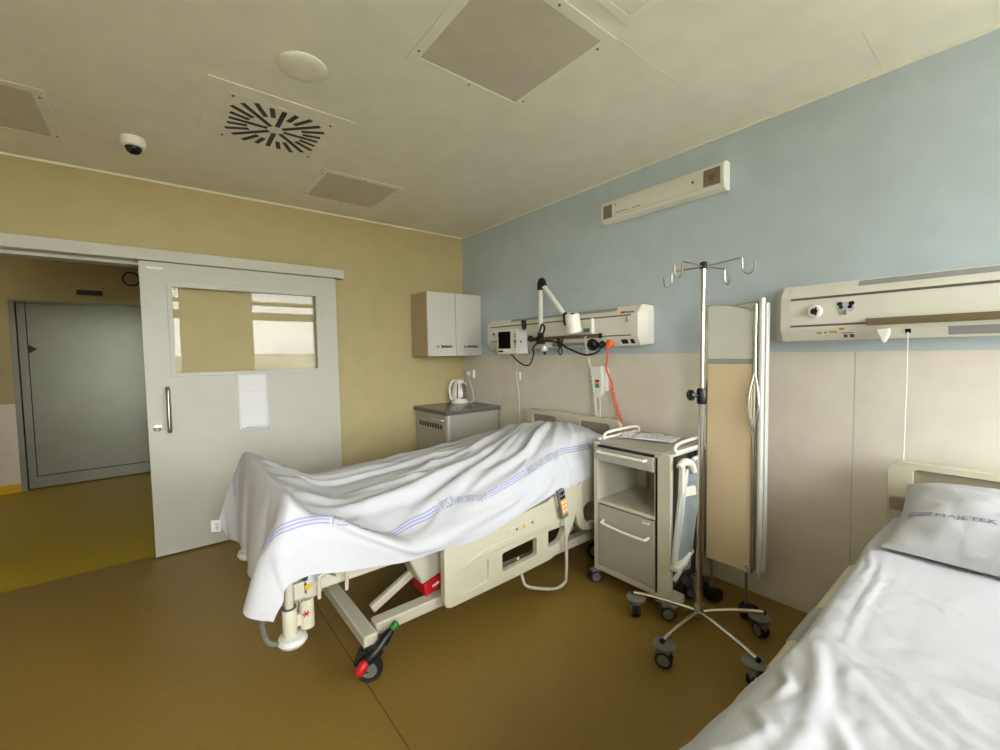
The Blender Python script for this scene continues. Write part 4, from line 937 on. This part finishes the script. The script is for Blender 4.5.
# ------------------------------------------------------------------ infusion stand
ic = Vector((-.643, -3.20, 0)); it = Vector((-.69, -3.234, 0))
t = thing('infusion_stand', 'steel infusion stand on five casters with four hooks, between nightstand and screen', 'IV stand', tuple(ic))
obj('hub', MB().lathe([(.02, 0), (.026, .015), (.024, .06), (.019, .075)], ic+Vector((0, 0, .085)), (0, 0, 1), 20), M['steel'], t)
obj('outer_pole', MB().tube([ic+Vector((0, 0, .10)), ic.lerp(it, .62)+Vector((.0, 0, 1.30))], .0145, 16), M['chrome'], t)
obj('inner_pole', MB().tube([ic.lerp(it, .6)+Vector((0, 0, 1.25)), it+Vector((0, 0, 1.985))], .0115, 16), M['chrome'], t)
obj('clamp_collar', MB().lathe([(.022, 0), (.026, .01), (.026, .07), (.021, .085)], ic.lerp(it, .63)+Vector((0, 0, 1.27)), (0, 0, 1), 18), M['black'], t)
kd = Vector((-.78, .63, 0)).normalized()
obj('clamp_knob', MB().tube([ic.lerp(it, .63)+Vector((0, 0, 1.315)), ic.lerp(it, .63)+kd*.055+Vector((0, 0, 1.318))], .010, 10).lathe([(.012, 0), (.029, .004), (.03, .018), (.02, .028)], ic.lerp(it, .63)+kd*.045+Vector((0, 0, 1.318)), kd, 18), M['black'], t)
for (ex, ey) in ((-.79, -2.885), (-1.043, -3.218), (-.833, -3.562), (-.43, -3.444), (-.357, -3.004)):
    e = Vector((ex, ey, .138)); d = (e-ic); d.z = 0; d.normalize()
    obj('leg', MB().tube(cr([ic+d*.012+Vector((0, 0, .112)), ic+d*.06+Vector((0, 0, .122)), e-d*.12, e], 5), .0115, 12), M['chrome'], t)
    obj('leg_cap', MB().tube([e, e+d*.012], .0125, 12), M['dark'], t)
    c = caster(t, ex-d.x*.01, ey-d.y*.01, math.atan2(d.y, d.x)+1.9,   .042, .118)
    obj('bumper_plate', MB().lathe([(.03, -.012), (.054, -.006), (.055, .0), (.05, .006), (.012, .014)], (ex-d.x*.015, ey-d.y*.015, .114), (0, 0, 1), 26), M['castergrey'], c)
obj('top_cap', MB().lathe([(.017, 0), (.018, .004), (.018, .03), (.014, .035)], it+Vector((0, 0, 1.975)), (0, 0, 1), 16), M['black'], t)
for (hx, hy) in ((-.012, -.19), (.055, .205), (-.17, .025), (.22, -.01)):
    d = Vector((hx, hy, 0)); L = d.length; d.normalize(); o = it+Vector((0, 0, 1.985))
    pts = [o+d*.005, o+d*(L-.01)+Vector((0, 0, .012)), o+d*L+Vector((0, 0, .008)), o+d*(L+.002)-Vector((0, 0, .03))]
    pts += [o+d*(L+.03)+Vector((-d.x*.028*math.cos(a), -d.y*.028*math.cos(a), -.04-.03*math.sin(a))) for a in [math.pi*k/8 for k in range(9)]]
    pts.append(o+d*(L+.058)+Vector((0, 0, -.012)))
    obj('hook_arm', MB().tube(pts, .0042, 8), M['steel'], t)

# ------------------------------------------------------------------ folding privacy screen
t = thing('privacy_screen', 'folded beige privacy screen on wheels leaning by the wall, right of the infusion stand', 'privacy screen', (-.3, -3.22, 0))
sxp = -.305
def screen_leaf(x, ya, yb, flip):
    """one leaf: lower beige panel, upper grey pane with curved top, thin metal frame"""
    top = []
    for k in range(13):
        f = k/12; y = ya+(yb-ya)*f; top.append((y, 1.818-.055*(f if not flip else 1-f)**2.2))
    lf = obj('panel', MB().box(x-.009, x+.009, yb+.008, ya-.008, .285, 1.475), M['beige'], t, bevel=.003)
    obj('upper_pane', MB().prism([(ya-.008, 1.50), (yb+.008, 1.50)]+[(y+(.008 if y < (ya+yb)/2 else -.008), z-.006) for y, z in top[::-1]], [], (x, 0, 0), (0, 1, 0), (0, 0, 1), .012), M['pane'], lf)
    obj('mid_rail', MB().box(x-.010, x+.010, yb+.004, ya-.004, 1.472, 1.503), M['strip'], lf, bevel=.002)
    obj('edge_frame', MB().tube([(x, ya, .285), (x, ya, 1.60)]+[(x, y, z) for y, z in top]+[(x, yb, 1.5), (x, yb, .285)], .0065, 8), M['chrome'], lf)
    return lf
screen_leaf(sxp-.03, -3.088, -3.35, False)
screen_leaf(sxp+.02, -3.085, -3.352, True)
s3 = screen_leaf(sxp+.07, -3.08, -3.352, False)
def rod(x, y, dy):
    pts = [(x, y, .30), (x, y, 1.08)]+[(x-.02*math.sin(math.pi*k/10), y+dy*math.sin(math.pi*k/10), 1.09+.32*k/10) for k in range(1, 10)]+[(x, y, 1.42), (x, y, 1.80)]
    return MB().tube(pts, .0068, 10)
obj('bowed_handle', rod(sxp-.04, -3.352, .02), M['chrome'], t)
obj('bowed_handle', rod(sxp-.04, -3.358, -.026), M['chrome'], t)
obj('main_post', MB().tube([(sxp-.005, -3.375, .30), (sxp-.005, -3.375, 1.835)], .0165, 16), M['alu'], t)
obj('post_profile', MB().box(sxp-.005, sxp+.035, -3.402, -3.392, .30, 1.81), M['alu'], t, bevel=.003)
obj('hinge_stud', MB().lathe([(.010, 0), (.010, .014)], (sxp-.03, -3.075, .80), (0, 1, 0), 12), M['chrome'], t)
pz_ = .288
st = obj('maker_plate', MB().box(sxp-.043, sxp-.040, -3.312, -3.342, pz_, pz_+.047), M['paper'], t, smooth=False)
mb = MB().tube([(sxp-.0435, -3.327+.0085*math.cos(a), pz_+.02+.0085*math.sin(a)) for a in [2*math.pi*k/20 for k in range(20)]], .0016, 6, closed=True)
obj('plate_emblem', mb, M['black'], st, smooth=False)
for bxs in (MB().box(sxp-.0442, sxp-.0428, -3.317, -3.340, pz_+.036, pz_+.0385), MB().bar((sxp-.0435, -3.32, pz_+.036), (sxp-.0435, -3.337, pz_+.008), .0015, .003), MB().box(sxp-.0442, sxp-.0428, -3.331, -3.340, pz_+.004, pz_+.0065)):
    obj('plate_mark', bxs, M['black'], st, smooth=False)
for (x, y) in ((sxp+.0, -3.11), (sxp-.02, -3.318)):
    obj('leg', MB().tube([(x, y, .09), (x, y, .27)], .0085, 10), M['steel'], t)
    c = Vector((x, y, 0))
    for sgn in (-1, 1):
        obj('wheel', MB().lathe([(.03, -.011), (.042, -.012), (.045, 0), (.042, .012), (.03, .011)], (x+.012, y+sgn*.02-.01, .046), (.3, 1, 0), 22), M['black'], t)
    obj('caster_fork', MB().prism([(-.05, .03), (-.035, .075), (.0, .092), (.03, .08), (.035, .05)], [], (x+.01, y-.01, 0), (1, -.3, 0), (0, 0, 1), .028), M['black'], t, bevel=.004)
obj('floor_bar', MB().box(sxp-.03, sxp+.07, -3.39, -3.375, .26, .30), M['alu'], t, bevel=.003)

# ------------------------------------------------------------------ second bed (right foreground)
B2 = thing('hospital_bed', 'ivory hospital bed with the white pillow, cut by the right edge of the photo', 'hospital bed', (-1.3, -4.38, 0))
y0, y1 = -3.885, -4.92
headboard(B2, -.125, y0, y1, .40, 1.005, [(-4.83, .60, -3.975, .975)])
obj('rail_bracket', MB().box(-.19, -.145, -3.90, -3.965, .775, .835), M['bedpanel'], B2, bevel=.004)
obj('footboard', MB().prism([(y0-.02, .40), (y0-.02, .86), (y0-.06, .88), (y1+.06, .88), (y1+.02, .86), (y1+.02, .40)], [], (-2.42, 0, 0), (0, 1, 0), (0, 0, 1), .045), M['bed'], B2, bevel=.012)
mb = MB(); P = []
for x, z in ((-2.38, .70), (-2.36, .715), (-.22, .715), (-.2, .70)):
    P.append([(x, -3.98, .57), (x, -3.95, .59), (x, -3.94, z-.04), (x, -3.97, z), (x, -4.83, z), (x, -4.86, z-.04), (x, -4.85, .59), (x, -4.82, .57), (x, -3.98, .57)])
mb.grid(P); mb.add(P[0][:8], [tuple(range(8))]); mb.add(P[-1][:8], [tuple(range(8))[::-1]])
obj('mattress', mb, M['matt'], B2, ang=50)
mb = MB().box(-2.40, -.15, -3.935, -3.89, .50, .56).box(-2.40, -.15, -4.91, -4.87, .50, .56).box(-2.42, -2.36, -4.91, -3.89, .50, .56).box(-.2, -.15, -4.91, -3.89, .50, .56)
obj('upper_frame', mb, M['bedmetal'], B2, bevel=.006)
mb = MB().box(-2.05, -.42, -3.99, -3.93, .175, .235).box(-2.05, -.42, -4.87, -4.81, .175, .235).box(-2.13, -2.04, -4.92, -3.88, .165, .225).box(-.45, -.37, -4.92, -3.88, .165, .225)
obj('base_frame', mb, M['bedmetal'], B2, bevel=.006)
for y in (-4.1, -4.7):
    obj('lift_arm', MB().bar((-2.0, y, .205), (-1.4, y, .53), .05, .055), M['bedmetal'], B2, bevel=.006)
    obj('lift_arm', MB().bar((-.5, y, .205), (-1.1, y, .53), .05, .055), M['bedmetal'], B2, bevel=.006)
for (x, y, a) in ((-2.08, -3.93, .5), (-2.08, -4.87, .9), (-.41, -3.93, 2.0), (-.41, -4.87, .3)): caster(B2, x, y, a, .06, .18)
# tubular near side rail
rl = obj('side_rail', MB().tube(cr([(-.60, -3.865, .57), (-.66, -3.868, .605), (-.75, -3.87, .612), (-1.56, -3.87, .612)], 5), .028, 14), M['bed'], B2)
for x in (-.68, -1.52): obj('rail_post', MB().box(x-.02, x+.02, -3.90, -3.86, .48, .61), M['bed'], B2, bevel=.004)
obj('rail_grip', MB().tube([(-1.12, -3.87, .612), (-1.13, -3.87, .612), (-1.38, -3.87, .612), (-1.39, -3.87, .612)], [.028, .032, .032, .028], 14), M['softgrip'], rl)
# fitted sheet on the mattress
S2 = []
for x, zt, dy in ((-2.34, .735, 0), (-2.1, .742, 0), (-1.7, .742, .0), (-1.3, .745, .003), (-.95, .748, .004), (-.65, .762, .008), (-.45, .765, .0), (-.24, .762, -.01), (-.17, .73, -.02)):
    S2.append([(x, -3.905+dy, .59), (x, -3.903+dy, .66), (x, -3.912+dy, zt-.028), (x, -3.955+dy, zt-.002), (x, -4.1, zt), (x, -4.4, zt+.003), (x, -4.7, zt), (x, -4.86, zt-.004), (x, -4.885, zt-.035), (x, -4.885, .6)])
P = net_surface(S2, 130, 110); N = normals(P)
if N[65, 55, 2] < 0: N = -N
X, Y, Z = P[..., 0], P[..., 1], P[..., 2]; D = np.zeros(X.shape); tp = smooth01((Z-.70)/.03)
for pl, A, w in (([(-.86, -3.985), (-1.0, -4.0), (-1.18, -3.995), (-1.5, -4.01)], .005, .009), ([(-1.30, -3.96), (-1.38, -4.05), (-1.41, -4.18), (-1.44, -4.35), (-1.45, -4.8)], .007, .008), ([(-.93, -3.97), (-1.06, -4.17), (-1.07, -4.35), (-1.05, -4.7)], .003, .014),
                 ([(-.96, -3.97), (-.98, -4.04)], .005, .007), ([(-1.08, -3.93), (-1.10, -4.03)], .005, .008), ([(-1.18, -3.93), (-1.22, -4.03), (-1.26, -4.07)], .006, .008), ([(-1.27, -3.93), (-1.32, -4.0)], .005, .008), ([(-1.4, -3.93), (-1.42, -4.03)], .006, .008), ([(-.72, -3.94), (-.78, -4.08), (-.86, -4.35)], .003, .012),
                 ([(-1.02, -4.0), (-1.08, -4.08)], .005, .006), ([(-1.13, -4.0), (-1.2, -4.08), (-1.27, -4.12)], .005, .007), ([(-.75, -3.93), (-.9, -3.96), (-1.02, -3.95)], .003, .009)):
    crease(D, X, Y, pl, A, w, tp, .5)
nz = np.array([[noise.noise(Vector((X[i, j]*5, Y[i, j]*5, Z[i, j]*5)))+.5*noise.noise(Vector((X[i, j]*14, Y[i, j]*11, Z[i, j]*9+4))) for j in range(X.shape[1])] for i in range(X.shape[0])])
P = P+N*(D+.0028*nz)[..., None]
tag(obj('fitted_sheet', MB().grid([[tuple(p) for p in r] for r in P]), M['linen'], ang=180, solid=.002), 'white fitted sheet stretched over the mattress of the bed at the right edge', 'sheet')
# second sheet rumpled over the foot end
S3 = []
for (x, e, zt) in ((-1.50, -4.015, .752), (-1.545, -3.985, .782), (-1.60, -3.972, .795), (-1.80, -3.985, .80), (-2.02, -3.985, .81), (-2.25, -3.975, .85), (-2.40, -3.93, .90), (-2.47, -3.93, .885), (-2.50, -3.93, .70), (-2.51, -3.93, .50)):
    if zt > .77:
        g = float(np.interp(-x, [1.54, 1.6, 1.8, 2.0], [.05, .075, .115, .13])); c3 = [(x, e+g*.96, zt-.25), (x, e+g, zt-.17), (x, e+g*.69, zt-.06)]
    else: c3 = [(x, e+.05, zt-.04), (x, e+.045, zt-.03), (x, e+.03, zt-.015)]
    S3.append(c3+[(x, e, zt-.008), (x-.0, -4.10, zt-.002), (x+.03, -4.35, zt-.002), (x+.06, -4.65, zt-.002), (x+.06, -4.88, zt-.01), (x+.06, -4.94, zt-.09), (x+.06, -4.95, zt-.25)])
P = net_surface(S3, 120, 130); N = normals(P)
if N[40, 65, 2] < 0: N = -N
X, Y, Z = P[..., 0], P[..., 1], P[..., 2]; D = np.zeros(X.shape)
wt = smooth01((-1.54-X)/.10)
for pl, A, w in (([(-1.57, -3.955), (-1.68, -4.0), (-1.80, -4.03), (-1.95, -4.05), (-2.2, -4.03)], .005, .016), ([(-1.75, -3.94), (-1.82, -3.98), (-1.88, -3.97)], .008, .010), ([(-1.85, -4.06), (-2.0, -4.15), (-2.2, -4.18)], .009, .016), ([(-1.68, -4.06), (-1.8, -4.16), (-1.9, -4.3)], .005, .012),
                 ([(-1.6, -4.12), (-1.72, -4.22), (-1.78, -4.36)], .004, .010), ([(-1.72, -4.26), (-1.86, -4.28), (-2.0, -4.38)], .006, .014), ([(-1.95, -3.95), (-2.0, -4.0), (-1.99, -4.06)], .007, .010), ([(-1.62, -4.05), (-1.66, -4.15), (-1.64, -4.25)], .004, .009), ([(-1.75, -4.10), (-1.82, -4.13), (-1.88, -4.12)], .004, .008)):
    crease(D, X, Y, pl, A, w, wt, .5)
nz = np.array([[noise.noise(Vector((X[i, j]*4+7, Y[i, j]*4, Z[i, j]*4)))+.45*noise.noise(Vector((X[i, j]*10+3, Y[i, j]*9, Z[i, j]*6+4))) for j in range(X.shape[1])] for i in range(X.shape[0])])
n2_ = np.array([[1-abs(noise.noise(Vector((X[i, j]*7-Y[i, j]*3, Y[i, j]*6+X[i, j]*2, 9)))) for j in range(X.shape[1])] for i in range(X.shape[0])])
P = P+N*((D+(.0055*nz+.006*n2_**8)*np.maximum(wt, .1)))[..., None]
tag(obj('top_sheet', MB().grid([[tuple(p) for p in r] for r in P]), M['linen'], ang=180, solid=.002), 'rumpled white sheet bunched over the foot of the bed at the right, in the foreground', 'sheet')
# pillow with lettering
t = thing('pillow', 'white pillow with blue lettering at the head of the bed at the right edge', 'pillow', (-.45, -4.38, .76))
pc = Vector((-.475, -4.37, .845)); pu = Vector((-.03, -1, 0)).normalized(); pv = Vector((1, 0, .25)).normalized(); pn = pu.cross(pv).normalized()
pn = pn if pn.z > 0 else -pn
def pil(a, b, s):
    """a, b in -1..1; s = +1 top, -1 underside"""
    ea = 1-abs(a)**3.2; eb = 1-abs(b)**3.0
    h = .115*(max(ea, 0)**.62)*(max(eb, 0)**.62)
    pinch = 1-.05*(1-abs(a*b)**1.5)
    x = a*.41*pinch; y = b*.285*pinch
    wr = .009*noise.noise(Vector((a*3+1, b*4, s)))+.006*(1-abs(noise.noise(Vector((a*5+b*2, b*3-a, 2*s)))))**6+.010*max(0, 1-abs(a+b*.4-.15)*9)*max(eb, 0)*max(ea, 0)-.007*max(0, 1-abs(a-.5-b*.3)*10)*max(ea, 0)
    return pc+pu*x+pv*y+pn*(s*h*(1.0 if s > 0 else .42)+(wr*min(1, h*25) if s > 0 else 0))
n = 44; mb = MB()
mb.grid([[pil(-1+2*i/n, -1+2*j/n, 1) for j in range(n+1)] for i in range(n+1)])
mb.grid([[pil(-1+2*i/n, -1+2*j/n, -1) for j in range(n, -1, -1)] for i in range(n+1)])
obj('pillowcase', mb, M['linen'], t, ang=60)
pv_, pf_ = text_mesh('MAJETEK FN PLZE\u0147', .06)
w_ = max(p[0] for p in pv_); vs = []
for p in pv_:
    a = -.71+p[0]/w_*.88; b = -.46+p[1]*2.0-.25*(a+.66)*.0
    vs.append(pil(a, b, 1)+pn*.002)
mb = MB().add(vs, pf_)
obj('lettering', mb, M['letters2'], t, smooth=False)
mb = MB()
for k in range(3):
    b = -.46+k*.05
    mb.grid([[pil(-.90+.17*i/12, b+dd_, 1)+pn*.0018 for i in range(13)] for dd_ in (0, .022)])
obj('stripes', mb, M['letters2'], t, smooth=False)

# ------------------------------------------------------------------ outside: town under a cloudy sky
def town_mat():
    m = bpy.data.materials.new('distant_town'); m.use_nodes = True; nt = m.node_tree; b = nt.nodes['Principled BSDF']; b.inputs['Roughness'].default_value = .9
    tc = nt.nodes.new('ShaderNodeTexCoord'); v = nt.nodes.new('ShaderNodeTexVoronoi'); v.inputs['Scale'].default_value = .014
    nt.links.new(tc.outputs['Object'], v.inputs['Vector'])
    sp = nt.nodes.new('ShaderNodeSeparateColor'); nt.links.new(v.outputs['Color'], sp.inputs[0])
    r = nt.nodes.new('ShaderNodeValToRGB'); r.color_ramp.interpolation = 'CONSTANT'; e = r.color_ramp.elements
    e[0].position = 0; e[0].color = lin((124, 140, 118)); e[1].position = .3; e[1].color = lin((176, 178, 170))
    for p_, c_ in ((.5, (164, 146, 130)), (.65, (216, 218, 212)), (.82, (100, 118, 98)), (.92, (178, 166, 152))):
        q_ = e.new(p_); q_.color = lin(c_)
    nt.links.new(sp.outputs[0], r.inputs[0]); nt.links.new(r.outputs[0], b.inputs['Base Color']); return m
mb = MB(); pts = []
for i in range(25):
    row = []
    for j in range(25):
        x = -1500+125*i; y = -30-j*j*4.2
        row.append((x, y, -32+(0 if j < 20 else (j-19)*9)+6*noise.noise(Vector((x*.004, y*.004, 0)))))
    pts.append(row)
mb.grid(pts); g = struct('ground', mb, town_mat(), smooth=True)
w = bpy.data.worlds.new('cloudy_sky'); SC.world = w; w.use_nodes = True; nt = w.node_tree; bg = nt.nodes['Background']
tc = nt.nodes.new('ShaderNodeTexCoord'); mp = nt.nodes.new('ShaderNodeMapping'); mp.inputs['Scale'].default_value = (1.6, 1.6, 7)
nzn = nt.nodes.new('ShaderNodeTexNoise'); nzn.inputs['Scale'].default_value = 2.2; nzn.inputs['Detail'].default_value = 6
nt.links.new(tc.outputs['Generated'], mp.inputs[0]); nt.links.new(mp.outputs[0], nzn.inputs['Vector'])
rp = nt.nodes.new('ShaderNodeValToRGB'); rp.color_ramp.elements[0].position = .38; rp.color_ramp.elements[1].position = .62
rp.color_ramp.elements[0].color = (.66, .71, .76, 1); rp.color_ramp.elements[1].color = (1.0, .99, .96, 1)
nt.links.new(nzn.outputs['Fac'], rp.inputs[0]); nt.links.new(rp.outputs[0], bg.inputs['Color'])
bg.inputs['Strength'].default_value = 15.0
# daylight enters through the two windows (portals only guide sampling of the sky)
for i, (x0, x1, z0, z1) in enumerate(WIN):
    l = bpy.data.lights.new('window_portal', 'AREA'); l.shape = 'RECTANGLE'; l.size = x1-x0; l.size_y = z1-z0; l.cycles.is_portal = True
    o = bpy.data.objects.new('window_portal', l); COL.objects.link(o); o.location = ((x0+x1)/2, YW-.2, (z0+z1)/2)
    o.rotation_euler = (math.radians(90), 0, 0)
# fill lamp added out of view to brighten the left end of the hall
t = thing('hall_fill_lamp', 'round fill lamp added out of view to brighten the hall', 'ceiling light', (-5.15, 2.35, H))
fillm = mat('hall_fill_glow', (255, 244, 220), .4, emit=(255, 240, 210), estr=10)
obj('fill_lamp_body', MB().lathe([(.2, .01), (.2, .05), (.15, .08), (.001, .09)], (-5.15, 2.35, H), (0, 0, -1), 30), fillm, t)

# ------------------------------------------------------------------ camera
f_px, yaw, pitch, roll, cx_, cy_, cz_ = 424.735950, 0.677510425, -0.0518083495, -0.0170620416, -2.90834906, -4.29825231, 1.55831052
F = Vector((math.sin(yaw)*math.cos(pitch), math.cos(yaw)*math.cos(pitch), math.sin(pitch)))
r0 = Vector((math.cos(yaw), -math.sin(yaw), 0)); u0 = r0.cross(F)
Rr = r0*math.cos(roll)+u0*math.sin(roll); Uu = u0*math.cos(roll)-r0*math.sin(roll)
cam = bpy.data.cameras.new('camera'); co = bpy.data.objects.new('camera', cam); COL.objects.link(co)
cam.sensor_width = 36; cam.lens = f_px/1000*36; cam.clip_start = .05; cam.clip_end = 6000
mtx = Matrix((Rr, Uu, -F)).transposed().to_4x4(); mtx.translation = (cx_, cy_, cz_); co.matrix_world = mtx
SC.camera = co
SC.view_settings.view_transform = 'Standard'; SC.view_settings.look = 'None'; SC.view_settings.gamma = 1; SC.view_settings.use_curve_mapping = False
SC.view_settings.exposure = 0.68
SC.cycles.max_bounces = 14; SC.cycles.diffuse_bounces = 8; SC.cycles.transparent_max_bounces = 12
SC.cycles.sample_clamp_indirect = 8
